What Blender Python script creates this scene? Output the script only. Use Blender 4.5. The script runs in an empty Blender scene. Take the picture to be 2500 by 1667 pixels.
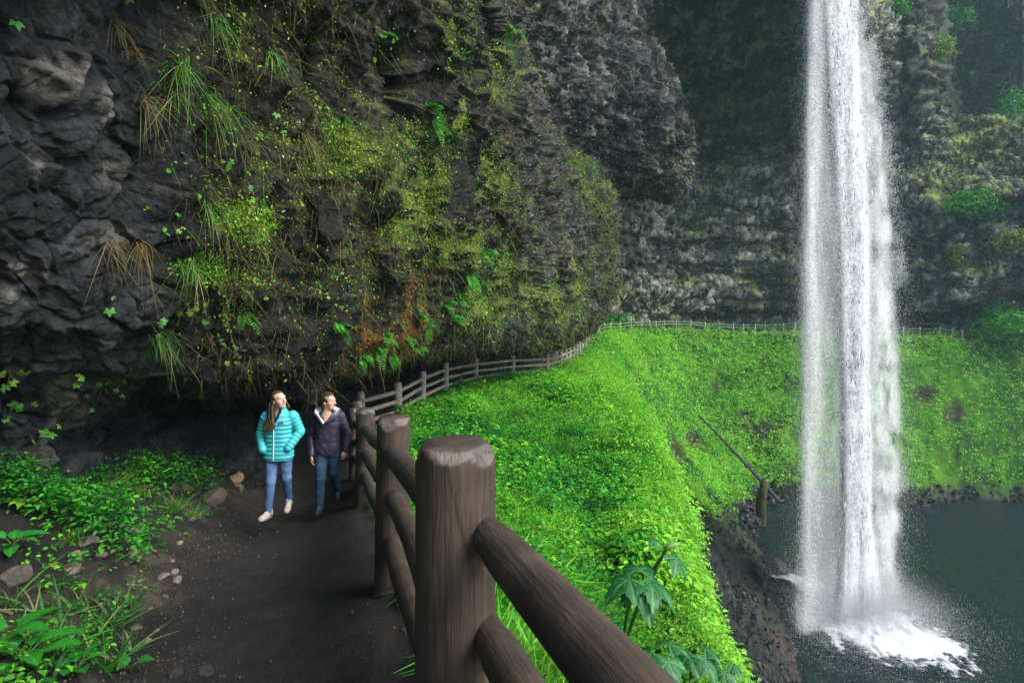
import bpy, math, random
import numpy as np
from mathutils import Vector, Matrix

SC = bpy.context.scene
COL = SC.collection
rng = np.random.default_rng(7)
random.seed(7)
rad = math.radians

# ------------------------------------------------------------------ camera
F_PX = 1307.0            # focal length in units of a 2352 px wide picture
HZ = 680.0               # height of the horizon in that picture
cam_d = bpy.data.cameras.new("camera")
cam = bpy.data.objects.new("camera", cam_d)
COL.objects.link(cam)
cam.location = (0, 0, 0)
cam.rotation_euler = (rad(90), 0, 0)
cam_d.sensor_width = 36.0
cam_d.lens = 36.0 * F_PX / 2352.0
cam_d.shift_y = -(784.0 - HZ) / 2352.0
cam_d.clip_start = 0.05
cam_d.clip_end = 2000
SC.camera = cam

# ------------------------------------------------------------------ sky, sun, exposure
SUN = Vector((0.76, -0.40, 0.84)).normalized()
w = bpy.data.worlds.new("World")
SC.world = w
w.use_nodes = True
wn = w.node_tree
bg = wn.nodes["Background"]
sky = wn.nodes.new("ShaderNodeTexSky")
sky.sky_type = 'NISHITA'
sky.sun_disc = False
sky.sun_elevation = math.asin(SUN.z)
sky.sun_rotation = math.atan2(SUN.x, SUN.y)
sky.air_density = 1.0
sky.dust_density = 2.0
wn.links.new(sky.outputs[0], bg.inputs[0])
bg.inputs[1].default_value = 0.15
sl = bpy.data.lights.new("sun", 'SUN')
sl.energy = 2.35
sl.angle = rad(32)
sl.color = (1.0, 0.97, 0.90)
so = bpy.data.objects.new("sun", sl)
COL.objects.link(so)
so.rotation_euler = SUN.to_track_quat('Z', 'Y').to_euler()
SC.view_settings.view_transform = 'Standard'
SC.view_settings.look = 'None'
SC.view_settings.exposure = 1.05
SC.view_settings.gamma = 1.0
SC.cycles.max_bounces = 6
SC.cycles.diffuse_bounces = 3
SC.cycles.transparent_max_bounces = 16
SC.cycles.use_denoising = True

# ------------------------------------------------------------------ helpers: points, noise
def P(px, py, d):
    """a point of the place given by picture column, picture row and distance ahead"""
    return np.array([(px - 1176.0) / F_PX * d, d, -(py - HZ) / F_PX * d])

def _hash(ix, iy, iz, seed=0):
    h = (ix * 374761393 + iy * 668265263 + iz * 2147483647 + seed * 1274126177) & 0xffffffff
    h = ((h ^ (h >> 13)) * 1274126177) & 0xffffffff
    h = ((h ^ (h >> 16)) * 2246822519) & 0xffffffff
    h = h ^ (h >> 15)
    return (h & 0xffffff).astype(np.float64) / float(0xffffff)

def vnoise(p, seed=0):
    """smooth value noise, -1..1"""
    i = np.floor(p).astype(np.int64)
    f = p - i
    f = f * f * f * (f * (f * 6 - 15) + 10)
    r = 0
    for dx in (0, 1):
        wx = f[:, 0] if dx else 1 - f[:, 0]
        for dy in (0, 1):
            wy = f[:, 1] if dy else 1 - f[:, 1]
            for dz in (0, 1):
                wz = f[:, 2] if dz else 1 - f[:, 2]
                r = r + wx * wy * wz * _hash(i[:, 0] + dx, i[:, 1] + dy, i[:, 2] + dz, seed)
    return r * 2 - 1

def fbm(p, scale=1.0, octv=4, seed=0, gain=0.5, ridged=False):
    p = np.asarray(p, float) / scale
    a, s, tot = 1.0, 0, 0
    for k in range(octv):
        n = vnoise(p * (2.03 ** k) + 17.3 * k, seed + k)
        if ridged:
            n = 1 - 2 * np.abs(n)
        s = s + a * n
        tot += a
        a *= gain
    return s / tot

def worley(p, scale, seed=0):
    """nearest and second distance to jittered cells, the nearest cell's centre and id"""
    q = np.asarray(p, float) / scale
    i = np.floor(q).astype(np.int64)
    n = len(q)
    f1 = np.full(n, 9.0); f2 = np.full(n, 9.0)
    cid = np.zeros(n); cen = np.zeros((n, 3))
    for dx in (-1, 0, 1):
        for dy in (-1, 0, 1):
            for dz in (-1, 0, 1):
                a, b, c = i[:, 0] + dx, i[:, 1] + dy, i[:, 2] + dz
                x = a + _hash(a, b, c, seed); y = b + _hash(a, b, c, seed + 1); z = c + _hash(a, b, c, seed + 2)
                d = np.sqrt((x - q[:, 0]) ** 2 + (y - q[:, 1]) ** 2 + (z - q[:, 2]) ** 2)
                m = d < f1
                f2 = np.where(m, f1, np.minimum(f2, d))
                f1 = np.where(m, d, f1)
                cid = np.where(m, _hash(a, b, c, seed + 3), cid)
                cen[m] = np.stack([x[m], y[m], z[m]], 1)
    return f1, f2, cid, cen * scale

def sstep(a, b, x):
    t = np.clip((x - a) / (b - a), 0, 1)
    return t * t * (3 - 2 * t)

def lerp(a, b, t):
    t = np.asarray(t)[:, None]
    return np.asarray(a) * (1 - t) + np.asarray(b) * t

# ------------------------------------------------------------------ helpers: meshes, tags, materials
def make_mesh(name, verts, polys, cols=None, smooth=True):
    """polys: list of (M,k) integer arrays"""
    me = bpy.data.meshes.new(name)
    verts = np.asarray(verts, np.float32)
    me.vertices.add(len(verts))
    me.vertices.foreach_set("co", verts.ravel())
    polys = [np.asarray(p, np.int32) for p in polys if len(p)]
    nl = sum(p.size for p in polys); npoly = sum(len(p) for p in polys)
    me.loops.add(nl)
    me.polygons.add(npoly)
    me.loops.foreach_set("vertex_index", np.concatenate([p.ravel() for p in polys]))
    tot = np.concatenate([np.full(len(p), p.shape[1], np.int32) for p in polys])
    st = np.concatenate([[0], np.cumsum(tot)[:-1]]).astype(np.int32)
    me.polygons.foreach_set("loop_start", st)
    me.polygons.foreach_set("loop_total", tot)
    me.polygons.foreach_set("use_smooth", np.full(npoly, bool(smooth)))
    if cols is not None:
        c = np.ones((len(verts), 4), np.float32)
        c[:, :3] = np.clip(cols, 0, 1)
        at = me.color_attributes.new("tint", 'FLOAT_COLOR', 'POINT')
        at.data.foreach_set("color", c.ravel())
    me.update(calc_edges=True)
    if len(verts) < 20000: me.validate()
    return me

def link(name, me, mat=None, parent=None, loc=None):
    o = bpy.data.objects.new(name, me)
    COL.objects.link(o)
    if mat is not None and len(me.materials) == 0:
        me.materials.append(mat)
    if parent is not None:
        o.parent = parent
    if loc is not None:
        o.location = loc
    return o

def tag(o, label, cat, group=None, kind=None):
    o["label"] = label
    o["category"] = cat
    if group: o["group"] = group
    if kind: o["kind"] = kind
    return o

def structure(o, kind="structure"):
    o["kind"] = kind
    return o

def thing(name, label, cat, loc=(0, 0, 0), group=None):
    o = bpy.data.objects.new(name, None)
    COL.objects.link(o)
    o.location = loc
    o.empty_display_size = 0.1
    return tag(o, label, cat, group)

def grid_faces(nr, nc):
    i = np.arange((nr - 1) * (nc - 1))
    r, c = i // (nc - 1), i % (nc - 1)
    a = r * nc + c
    return np.stack([a, a + 1, a + nc + 1, a + nc], 1)

def grid_normals(v, nr, nc):
    g = v.reshape(nr, nc, 3)
    n = np.cross(np.gradient(g, axis=1), np.gradient(g, axis=0)).reshape(-1, 3)
    return n / (np.linalg.norm(n, axis=1, keepdims=True) + 1e-9)

def new_mat(name):
    m = bpy.data.materials.new(name)
    m.use_nodes = True
    nt = m.node_tree
    return m, nt, nt.nodes["Principled BSDF"], nt.nodes["Material Output"]

def tint_mat(name, rough=0.8, spec=0.3, trans=0.0, bump=0.0, bscale=20.0, var=0.0, vscale=8.0, detail=6, bdist=0.05):
    """colour from the mesh's own tint, broken up by fine noise"""
    m, nt, b, out = new_mat(name)
    N, L = nt.nodes, nt.links
    at = N.new("ShaderNodeVertexColor"); at.layer_name = "tint"
    col = at.outputs[0]
    tc = N.new("ShaderNodeTexCoord")
    if var > 0:
        nz = N.new("ShaderNodeTexNoise"); nz.inputs["Scale"].default_value = vscale; nz.inputs["Detail"].default_value = detail
        nz.inputs["Roughness"].default_value = 0.65
        L.new(tc.outputs["Object"], nz.inputs["Vector"])
        mr = N.new("ShaderNodeMapRange")
        mr.inputs[1].default_value = 0.3; mr.inputs[2].default_value = 0.7
        mr.inputs[3].default_value = 1 - var; mr.inputs[4].default_value = 1 + var
        L.new(nz.outputs[0], mr.inputs[0])
        mx = N.new("ShaderNodeVectorMath"); mx.operation = 'SCALE'
        L.new(col, mx.inputs[0]); L.new(mr.outputs[0], mx.inputs["Scale"])
        col = mx.outputs[0]
    L.new(col, b.inputs["Base Color"])
    b.inputs["Roughness"].default_value = rough
    b.inputs["Specular IOR Level"].default_value = spec
    if bump > 0:
        nb = N.new("ShaderNodeTexNoise"); nb.inputs["Scale"].default_value = bscale; nb.inputs["Detail"].default_value = 8
        nb.inputs["Roughness"].default_value = 0.7
        L.new(tc.outputs["Object"], nb.inputs["Vector"])
        bp = N.new("ShaderNodeBump"); bp.inputs["Strength"].default_value = bump; bp.inputs["Distance"].default_value = bdist
        L.new(nb.outputs[0], bp.inputs["Height"]); L.new(bp.outputs[0], b.inputs["Normal"])
    if trans > 0:
        tr = N.new("ShaderNodeBsdfTranslucent")
        L.new(col, tr.inputs[0])
        mix = N.new("ShaderNodeMixShader"); mix.inputs[0].default_value = trans
        L.new(b.outputs[0], mix.inputs[1]); L.new(tr.outputs[0], mix.inputs[2])
        L.new(mix.outputs[0], out.inputs[0])
    return m

def catmull(n, N):
    """weights that carry n control values to N samples on a Catmull-Rom curve"""
    t = np.linspace(0, n - 1, N)
    i = np.clip(np.floor(t).astype(int), 0, n - 2)
    f = t - i
    W = np.zeros((N, n))
    w4 = [-.5 * f + f ** 2 - .5 * f ** 3, 1 - 2.5 * f ** 2 + 1.5 * f ** 3, .5 * f + 2 * f ** 2 - 1.5 * f ** 3, -.5 * f ** 2 + .5 * f ** 3]
    for k in range(4):
        np.add.at(W, (np.arange(N), np.clip(i + k - 1, 0, n - 1)), w4[k])
    return W

def tube(path, radii, sides=12, cap=True):
    """verts and quads of a tube along a path"""
    path = np.asarray(path, float); n = len(path)
    radii = np.broadcast_to(np.asarray(radii, float), (n,))
    t = np.gradient(path, axis=0); t /= np.linalg.norm(t, axis=1, keepdims=True) + 1e-9
    up = np.array([0, 0, 1.0]) if abs(t[0, 2]) < 0.9 else np.array([1.0, 0, 0])
    V = []
    for k in range(n):
        a = np.cross(t[k], up); a /= np.linalg.norm(a) + 1e-9
        b = np.cross(a, t[k])
        up = b
        an = np.arange(sides) / sides * 2 * np.pi
        V.append(path[k] + radii[k] * (np.cos(an)[:, None] * a + np.sin(an)[:, None] * b))
    V = np.concatenate(V)
    Q = []
    for k in range(n - 1):
        for s in range(sides):
            s2 = (s + 1) % sides
            Q.append((k * sides + s, k * sides + s2, (k + 1) * sides + s2, (k + 1) * sides + s))
    Q = np.array(Q)
    T = []
    if cap:
        V = np.concatenate([V, path[:1], path[-1:]])
        c0, c1 = n * sides, n * sides + 1
        for s in range(sides):
            s2 = (s + 1) % sides
            T.append((c0, s2, s)); T.append((c1, (n - 1) * sides + s, (n - 1) * sides + s2))
    return V, Q, np.array(T, int).reshape(-1, 3)

class Bag:
    """collects pieces of geometry for ONE mesh"""
    def __init__(s): s.v = []; s.q = []; s.t = []; s.c = []; s.n = 0
    def add(s, v, q=None, t=None, c=(0.5, 0.5, 0.5)):
        v = np.asarray(v, float)
        s.v.append(v)
        if q is not None and len(q): s.q.append(np.asarray(q) + s.n)
        if t is not None and len(t): s.t.append(np.asarray(t) + s.n)
        s.c.append(np.broadcast_to(np.asarray(c, float), (len(v), 3)))
        s.n += len(v)
    def mesh(s, name, smooth=True):
        ps = []
        if s.q: ps.append(np.concatenate(s.q))
        if s.t: ps.append(np.concatenate(s.t))
        return make_mesh(name, np.concatenate(s.v), ps, np.concatenate(s.c), smooth)
# ------------------------------------------------------------------ the fence line (tops of the posts)
_posts = [(1046,1015,1.8),(899,955,4.26),(838,938,7.84),(817,937,10.5),(820,921,13),(828.5,899,16),(915,878,18),(970,852,20.5),
 (1024,833,23),(1093,823,27),(1178,815.6,30),(1257,813.7,33),(1288,808,36),(1300,802.7,38.4),(1309,799.7,40.8),(1318,796,43),
 (1325,791,45.5),(1332,785,47.7),(1338,778.5,50),(1345,770,52.5),(1352.7,760,55),(1361,752.5,57.5),(1369,749,60),(1375,745.5,62.2),
 (1387,742,64.6),(1402.5,740,66.8),(1424.5,739.6,69),(1449,737,70.8),(1473,736,72.4),(1491.6,735,74),(1506.6,736.5,75.4),(1525.6,735,77),
 (1552.7,735,78.5),(1586,735.7,79.5),(1619,740,80),(1652,741.6,80.2),(1683.5,742.4,80.2),(1707,743,80),(1734,743.7,79.7),(1757,743.7,79.4),
 (1779,743,79),(1799,741.6,78.6),(1825.5,739.8,78),(1860,741,77.4),(1895,743,76.6),(1930,745,75.8),(1965,747,75),(2000,748.5,74.2),
 (2036,750,73.4),(2074,751,72.7),(2112.5,751.4,72),(2158.6,751.4,70.6),(2186.7,755,69.6),(2210,758.6,68.6)]
TOPS = np.array([P(*p) for p in _posts])
PH = np.where(TOPS[:, 1] < 25, 1.30, 1.15)
PH[8:14] = np.linspace(1.3, 1.15, 6)
BASES = TOPS.copy(); BASES[:, 2] -= PH
# the fence goes on behind the viewer
BACK_TOP = np.array([0.50, -0.25, -0.27])
FLINE = np.concatenate([[[2.2, -4.5, -0.9], [1.2, -2.3, -1.15], [0.50, -0.25, -1.57]], BASES])

# ------------------------------------------------------------------ ground heights: a thin-plate surface through known points
G = []
def gp(px, py, d): G.append(P(px, py, d))
def gx(x, y, z): G.append(np.array([x, y, z], float))
for k, b in enumerate(FLINE):
    if k % 2 == 0 or k < 20: G.append(b)
# left side of the path (away from the fence) and the bank under the wall
for k in range(2, len(FLINE)):
    if k > 16 and k % 2: continue
    t = FLINE[min(k + 1, len(FLINE) - 1)] - FLINE[k - 1]
    n = np.array([-t[1], t[0]]); n /= np.linalg.norm(n)
    wd = 1.9 if FLINE[k][1] < 20 else 2.4
    G.append(np.array([FLINE[k][0] + n[0] * wd, FLINE[k][1] + n[1] * wd, FLINE[k][2] - 0.10]))
    if FLINE[k][1] > 17:
        G.append(np.array([FLINE[k][0] + n[0] * 5, FLINE[k][1] + n[1] * 5, FLINE[k][2] + 0.1]))
for q in [(0,1590,2.65),(150,1500,3.1),(0,1330,3.7),(200,1330,4.2),(300,1230,5.2),(0,1180,4.6),(150,1160,5.8),(330,1110,7.2),(450,1110,8.2),(500,1050,10),(400,1070,9.5),
          (40,1120,5.5),(-300,1150,4.7),(-300,1500,2.6),(-900,1500,1.6),(-900,1200,3.0),(560,1040,12.5),(640,1020,15.5),
          # near part of the green slope
          (1250,1568,2.5),(1300,1530,3.0),(1480,1540,3.4),(1690,1575,4.3),(1655,1490,5.0),(1612,1410,6.2),(1594,1310,8),(1578,1215,11),(1556,1135,14),
          (1528,1060,18),(1484,985,23),(1434,915,29),(1374,857,36),(1400,1410,5.2),(1270,1300,5.0),(1350,1260,7.5),(1220,1160,8.2),(1400,1120,12.0),
          (1250,1020,16),(1100,970,18),(1150,910,24),(1300,905,27.5),(1480,1200,10.5),(1450,1050,17),
          # behind its crest, down to the shore
          (1720,1850,6.5),(1680,1760,10),(1650,1600,14),(1630,1480,19),(1600,1360,25),(1570,1250,31),(1540,1130,38),(1500,1030,45),(1450,930,48),(1400,850,48),
          (1900,2300,6),(1850,1900,12),(1655,1320,36),(1650,1220,43),(1710,1410,31),(1735,1500,27.0),(1765,1568,25),(1800,1640,24),
          (1835,1520,31.7),(1825,1410,36.5),(1765,1300,43),(1735,1215,50),(1800,1146,57.2),(1840,1660,27.2),(1950,1900,21.8),(2300,2200,17.5),(2100,2600,12),
          (1600,1150,48),(1640,1120,53),
          # far side of the bowl
          (1600,790,76.5),(1600,900,70.5),(1650,1000,64.5),(1720,1080,60.5),(1560,1000,58.5),(1520,900,62),(1480,830,62.5),(1440,795,63.5),(1405,775,60.5),
          (1750,900,70.5),(1850,1000,64),(1950,900,67.5),(2000,1050,60.5),(2000,1140,57),(2200,790,67.5),(2200,900,64),(2200,1050,59.8),(2200,1138,57.8),(2352,1148,57),
          (2352,1000,60),(2352,850,64),(2320,745,68),(2500,740,66),(2500,900,60),(2500,1155,56),(2900,900,52),(2900,1230,49),(2900,700,60),(3600,1400,37),(3600,900,42),(3600,650,48),
          (4400,1600,29),(4400,1000,33),(4400,700,38)]:
    gp(*q)
for q in [(20,36,-22.5),(24,45,-22.6),(30,30,-22.5),(34,48,-22.5),(22,24,-22.3),(40,35,-22.4),(16,18,-22)]:
    gx(*q)
G = np.array(G)
def tofr(x, y):
    r = np.hypot(x, y)
    return np.arctan2(x, y) * 2.0, np.log(r)
class TPS:
    def __init__(s, pts):
        s.u = np.stack(tofr(pts[:, 0], pts[:, 1]), 1)
        q = pts[:, 2] / np.hypot(pts[:, 0], pts[:, 1])
        n = len(pts)
        K = s.k(s.u, s.u) + np.eye(n) * 2e-3
        Pm = np.concatenate([np.ones((n, 1)), s.u], 1)
        A = np.block([[K, Pm], [Pm.T, np.zeros((3, 3))]])
        s.w = np.linalg.lstsq(A, np.concatenate([q, np.zeros(3)]), rcond=None)[0]
    @staticmethod
    def k(a, b):
        d2 = ((a[:, None, :] - b[None]) ** 2).sum(2) + 1e-12
        return 0.5 * d2 * np.log(d2)
    def __call__(s, x, y):
        u = np.stack(tofr(x, y), 1)
        out = np.empty(len(u))
        for a in range(0, len(u), 20000):
            uu = u[a:a + 20000]
            out[a:a + 20000] = s.k(uu, s.u) @ s.w[:-3] + s.w[-3] + uu @ s.w[-2:]
        return out * np.hypot(x, y)
GROUND = TPS(G)

def fence_side(x, y):
    """signed distance to the fence line: > 0 on the path side; and the height of the fence foot there"""
    best = np.full(len(x), 1e9); sg = np.zeros(len(x)); zz = np.zeros(len(x))
    for a, b in zip(FLINE[:-1], FLINE[1:]):
        dx, dy = b[0] - a[0], b[1] - a[1]
        t = np.clip(((x - a[0]) * dx + (y - a[1]) * dy) / (dx * dx + dy * dy), 0, 1)
        ex, ey = x - a[0] - t * dx, y - a[1] - t * dy
        d = np.hypot(ex, ey)
        m = d < best
        best = np.where(m, d, best)
        sg = np.where(m, np.sign(dx * ey - dy * ex), sg)
        zz = np.where(m, a[2] + t * (b[2] - a[2]), zz)
    return best * sg, zz

POOL_Z = -20.4
def path_width(y):
    return np.interp(y, [0, 2, 3, 5.6, 6.7, 11, 16, 25, 40, 60, 90], [1.5, 1.42, 1.55, 1.9, 1.95, 1.9, 1.9, 1.8, 1.8, 1.9, 2.0])

NT, NR = 1000, 620
th = np.linspace(rad(-85), rad(80), NT)
lr = np.linspace(math.log(0.55), math.log(105), NR)
TT, LL = np.meshgrid(th, lr)
gx_ = (np.exp(LL) * np.sin(TT)).ravel(); gy_ = (np.exp(LL) * np.cos(TT)).ravel()
gz_ = GROUND(gx_, gy_)
sd, fz = fence_side(gx_, gy_)
sd = np.where((gx_ > 0) & (gy_ > 40) & (gx_ / np.maximum(gy_, .1) * F_PX + 1176 > 2238), -3.0, sd)
p3 = np.stack([gx_, gy_, gz_], 1)
edge_n = fbm(p3, 0.9, 4, 3) * 0.28
pw = path_width(gy_) + edge_n
on_path = sstep(-0.12, 0.05, sd) * sstep(0.0, 0.25, pw - sd)
far = gy_ / (gy_ + 12)
rough = fbm(p3, 0.5, 5, 11, 0.55) * 0.07 + fbm(p3, 2.5, 4, 12) * 0.18 * (sd < 0) * sstep(0, 1.5, -sd)
rough_path = fbm(p3, 0.35, 5, 13, 0.6) * 0.016 + fbm(p3, 1.3, 2, 14) * 0.02
big = fbm(p3, 7, 4, 15) * 0.9 * sstep(1.5, 9, -sd)
gully = fbm(p3 * np.array([1, 1, 0.25]), 2.2, 5, 16, .6, ridged=True) * 1.1 * sstep(-9, -14, gz_) * sstep(2.4, 0, np.abs(gz_ + 17.5) - 1)
big = big + fbm(p3, 1.1, 3, 19, ridged=True) * 0.16 * sstep(.6, 2, -sd) * np.interp(gy_, [3, 12, 60], [.4, 1, 2.6])
gz_ = gz_ + np.where(sd < 0, rough * 1.4 + big + gully, rough * (1 - on_path) + rough_path * on_path)
# small steps and stones of the bank left of the path
bank = (sd > pw) & (gy_ < 14)
w1, w2, wid, _ = worley(p3 * np.array([1, 1, 1.6]), 0.38, 31)
gz_ = gz_ + np.where(bank, (wid - 0.4) * 0.14 * sstep(0.02, 0.2, w2 - w1) * sstep(0.2, 0.8, sd - pw), 0)
GV = np.stack([gx_, gy_, gz_], 1)
GN = grid_normals(GV, NR, NT)
GN[GN[:, 2] < 0] *= -1
GF = grid_faces(NR, NT)

# ground colours (the soil itself; the plants are geometry)
n1 = fbm(GV, 0.6, 5, 41); n2 = fbm(GV, 0.12, 4, 42); n3 = fbm(GV, 4, 4, 43)
soil = lerp((0.020, 0.020, 0.020), (0.054, 0.046, 0.039), sstep(-0.5, 0.7, n1 + 0.5 * n2))
pathc = lerp((0.022, 0.021, 0.021), (0.046, 0.042, 0.039), sstep(-0.6, 0.7, n1 * 0.7 + 0.5 * n2))
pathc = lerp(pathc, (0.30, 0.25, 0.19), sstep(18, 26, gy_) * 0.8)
bankc = lerp(soil, (0.11, 0.088, 0.062), sstep(0.1, 0.7, 0.5 * n1 + (wid - 0.5) * .7 + 0.5 * n2) * 0.75)
mossg = lerp((0.020, 0.060, 0.010), (0.075, 0.20, 0.015), sstep(-0.4, 0.5, n3 + 0.6 * n1))
gravel = lerp((0.013, 0.015, 0.015), (0.055, 0.053, 0.049), sstep(-0.1, 0.75, n1 * 0.6 + 0.7 * n2))
gravel = lerp(gravel, (0.085, 0.06, 0.045), sstep(0.1, 0.6, n3) * 0.55)
gravel = lerp(gravel, (0.03, 0.05, 0.02), sstep(0.1, 0.5, fbm(GV, 3, 3, 47)) * 0.5)
shore_m = sstep(-0.8, 0.8, -(gz_ - np.interp(gx_, [0, 5, 9, 14, 19, 22, 60], [-7.5, -7.5, -9, -15.5, -18.6, -19.7, -19.7])) + n3 * 1.2)
_px = gx_ / np.maximum(gy_, .1) * F_PX + 1176; _py = HZ - GV[:, 2] / np.maximum(gy_, .1) * F_PX
bare_s = np.zeros(len(GV))
for x_, y_, a_, b_ in [(1540,1040,36,60),(1590,1010,40,30),(1760,985,60,24),(1700,960,40,20),(2120,905,45,28),(2190,950,40,30),(1640,890,18,24),(1470,925,14,20)]:
    bare_s = np.maximum(bare_s, np.exp(-((_px - x_) / a_) ** 2 - ((_py - y_) / b_) ** 2) * (gy_ > 40))
bare_s = bare_s + .35 * fbm(GV, 2.0, 4, 48)
mossg = lerp(mossg, lerp((.020, .018, .012), (.075, .065, .035), sstep(-.4, .5, n1)), sstep(.5, .8, bare_s))
hillc = lerp(mossg, gravel, shore_m)
GC = np.where((sd < -0.05)[:, None], hillc, lerp(bankc, pathc, on_path))

def cut(name, fmask, col, mat):
    f = GF[fmask]
    u, inv = np.unique(f, return_inverse=True)
    o = link(name, make_mesh(name, GV[u], [inv.reshape(f.shape)], col[u]), mat)
    return structure(o)
M_soil = tint_mat("soil", 0.95, 0.2, bump=0.9, bscale=45, var=0.55, vscale=60, detail=8)
M_shore = tint_mat("wet_gravel", 0.75, 0.2, bump=1.0, bscale=14, var=0.7, vscale=9, detail=10)
fsd = sd[GF].mean(1); fpath = on_path[GF].mean(1); fshore = shore_m[GF].mean(1); fy = gy_[GF].mean(1)
is_path = fpath > 0.5
is_hill = (fsd < 0) & ~is_path
is_shore = is_hill & (fshore > 0.5)
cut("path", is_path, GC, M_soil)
cut("ground", ~is_path & ~is_hill, GC, M_soil)
cut("hillside", is_hill & ~is_shore, GC, M_soil)
cut("shore", is_shore, GC, M_shore)

# ------------------------------------------------------------------ pool
m, nt, b, out = new_mat("pool_water")
b.inputs["Base Color"].default_value = (0.006, 0.026, 0.024, 1)
b.inputs["Roughness"].default_value = 0.06
b.inputs["IOR"].default_value = 1.33
tc = nt.nodes.new("ShaderNodeTexCoord")
mp = nt.nodes.new("ShaderNodeMapping"); mp.inputs["Scale"].default_value = (1.0, 1.6, 1)
nt.links.new(tc.outputs["Object"], mp.inputs[0])
nz = nt.nodes.new("ShaderNodeTexNoise"); nz.inputs["Scale"].default_value = 2.2; nz.inputs["Detail"].default_value = 7; nz.inputs["Roughness"].default_value = 0.62
nt.links.new(mp.outputs[0], nz.inputs["Vector"])
bp = nt.nodes.new("ShaderNodeBump"); bp.inputs["Strength"].default_value = 1.0; bp.inputs["Distance"].default_value = 0.9
nt.links.new(nz.outputs[0], bp.inputs["Height"]); nt.links.new(bp.outputs[0], b.inputs["Normal"])
M_water = m
nx, ny = 420, 360
X, Y = np.meshgrid(np.linspace(2, 75, nx), np.linspace(4, 70, ny))
wv = np.stack([X.ravel(), Y.ravel(), np.full(nx * ny, POOL_Z)], 1)
dr = np.hypot(wv[:, 0] - 22.5, wv[:, 1] - 36)
wv[:, 2] += 0.10 * np.sin(dr * 3.2 + 1.5 * fbm(wv, 3.0, 2, 52)) * np.exp(-dr / 9) + fbm(wv, 1.3, 4, 51, .6) * 0.10 * (.5 + np.exp(-dr / 10))
structure(link("pool_water", make_mesh("pool_water", wv, [grid_faces(ny, nx)]), M_water))
# ------------------------------------------------------------------ rock walls: sheets through sections measured along the gorge
def sheet(cols, N, M, tall=False):
    """cols: list of sections, each a list of (px,py,d); returns verts and the section parameters"""
    C = np.array([[P(*q) for q in c] for c in cols])          # nc,nr,3
    if tall:                       # the wall goes on well above the view, and on past the viewer
        C[0] += np.array([-.5, -2.6, 0])
        C = np.concatenate([C, C[:, -1:] + np.array([-.6, -.4, 9.0])], 1)
    nc, nr = C.shape[:2]
    Wc, Wr = catmull(nc, N), catmull(nr, M)
    V = np.einsum('ac,crk,br->bak', Wc, C, Wr)                # M rows, N columns
    cu = np.tile(np.linspace(0, nc - 1, N), M); ru = np.repeat(np.linspace(0, nr - 1, M), N)
    return V.reshape(-1, 3), cu, ru

# near wall, left of the path.  rows: foot, base, recess, recess roof, lip, bulge, bulge, middle, upper, top, over
WA = [
 [(-1200,1500,1.3),(-1200,1300,1.4),(-1200,1150,1.5),(-1200,1000,1.5),(-1200,900,1.5),(-1200,700,1.45),(-1200,500,1.4),(-1200,300,1.3),(-1200,0,1.2),(-1200,-300,1.1),(-1200,-1500,.8)],
 [(-300,1500,4.6),(-300,1130,4.6),(-300,1040,4.7),(-300,960,4.4),(-300,880,4.0),(-300,750,3.6),(-300,600,3.3),(-300,420,3.1),(-300,200,2.9),(-300,-50,2.75),(-300,-600,2.3)],
 [(20,1500,5.4),(20,1105,5.4),(20,1030,5.5),(30,960,5.3),(30,880,4.9),(20,760,4.4),(10,620,4.0),(0,430,3.8),(0,220,3.6),(0,-40,3.4),(0,-600,2.9)],
 [(200,1400,6.6),(200,1075,6.6),(190,1000,7.0),(220,930,6.5),(240,850,5.6),(260,740,5.1),(260,600,4.9),(250,430,4.7),(250,220,4.5),(250,-30,4.3),(250,-600,3.6)],
 [(400,1300,8.6),(400,1035,8.6),(380,970,9.2),(420,920,8.5),(450,850,7.0),(450,740,6.2),(450,600,5.9),(450,430,5.6),(450,220,5.4),(450,-30,5.1),(450,-600,4.2)],
 [(570,1250,11.5),(570,985,11.5),(560,945,12.5),(600,905,11),(640,860,9.0),(650,760,8.0),(650,620,7.6),(650,440,7.3),(650,220,7.0),(650,-30,6.6),(650,-600,5.5)],
 [(690,1200,15.5),(690,960,15.5),(690,915,17),(740,885,15),(820,850,12.0),(850,760,10.8),(850,620,10.4),(850,440,10.2),(850,220,9.8),(850,-30,9.2),(850,-600,7.6)],
 [(930,1150,25),(930,892,25),(920,872,26.5),(955,838,24.5),(1010,814,18.5),(1030,760,15.5),(1040,620,15),(1040,440,14.5),(1040,220,14),(1040,-30,13),(1040,-600,11)],
 [(1080,1050,30.5),(1080,866,30.5),(1080,850,32),(1110,812,30),(1160,793,24.5),(1180,745,21.5),(1190,620,21),(1180,450,20.5),(1170,240,20),(1150,-30,19),(1130,-500,16.5)],
 [(1235,980,38),(1235,848,38),(1235,835,39.5),(1250,803,37),(1285,782,31.5),(1320,730,28.5),(1335,620,28),(1310,490,28),(1270,390,29),(1220,300,31),(1180,200,34)],
 [(1285,950,51),(1285,805,51),(1285,795,52),(1295,776,46),(1330,764,37),(1380,690,34),(1396,600,34),(1406,480,34),(1350,395,35),(1250,330,38),(1200,230,41)],
 [(1262,900,60),(1262,800,60),(1262,790,60),(1268,775,57),(1285,757,52),(1330,690,46),(1345,600,45),(1345,490,45),(1300,410,46),(1230,340,48),(1180,240,50)],
]
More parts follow.
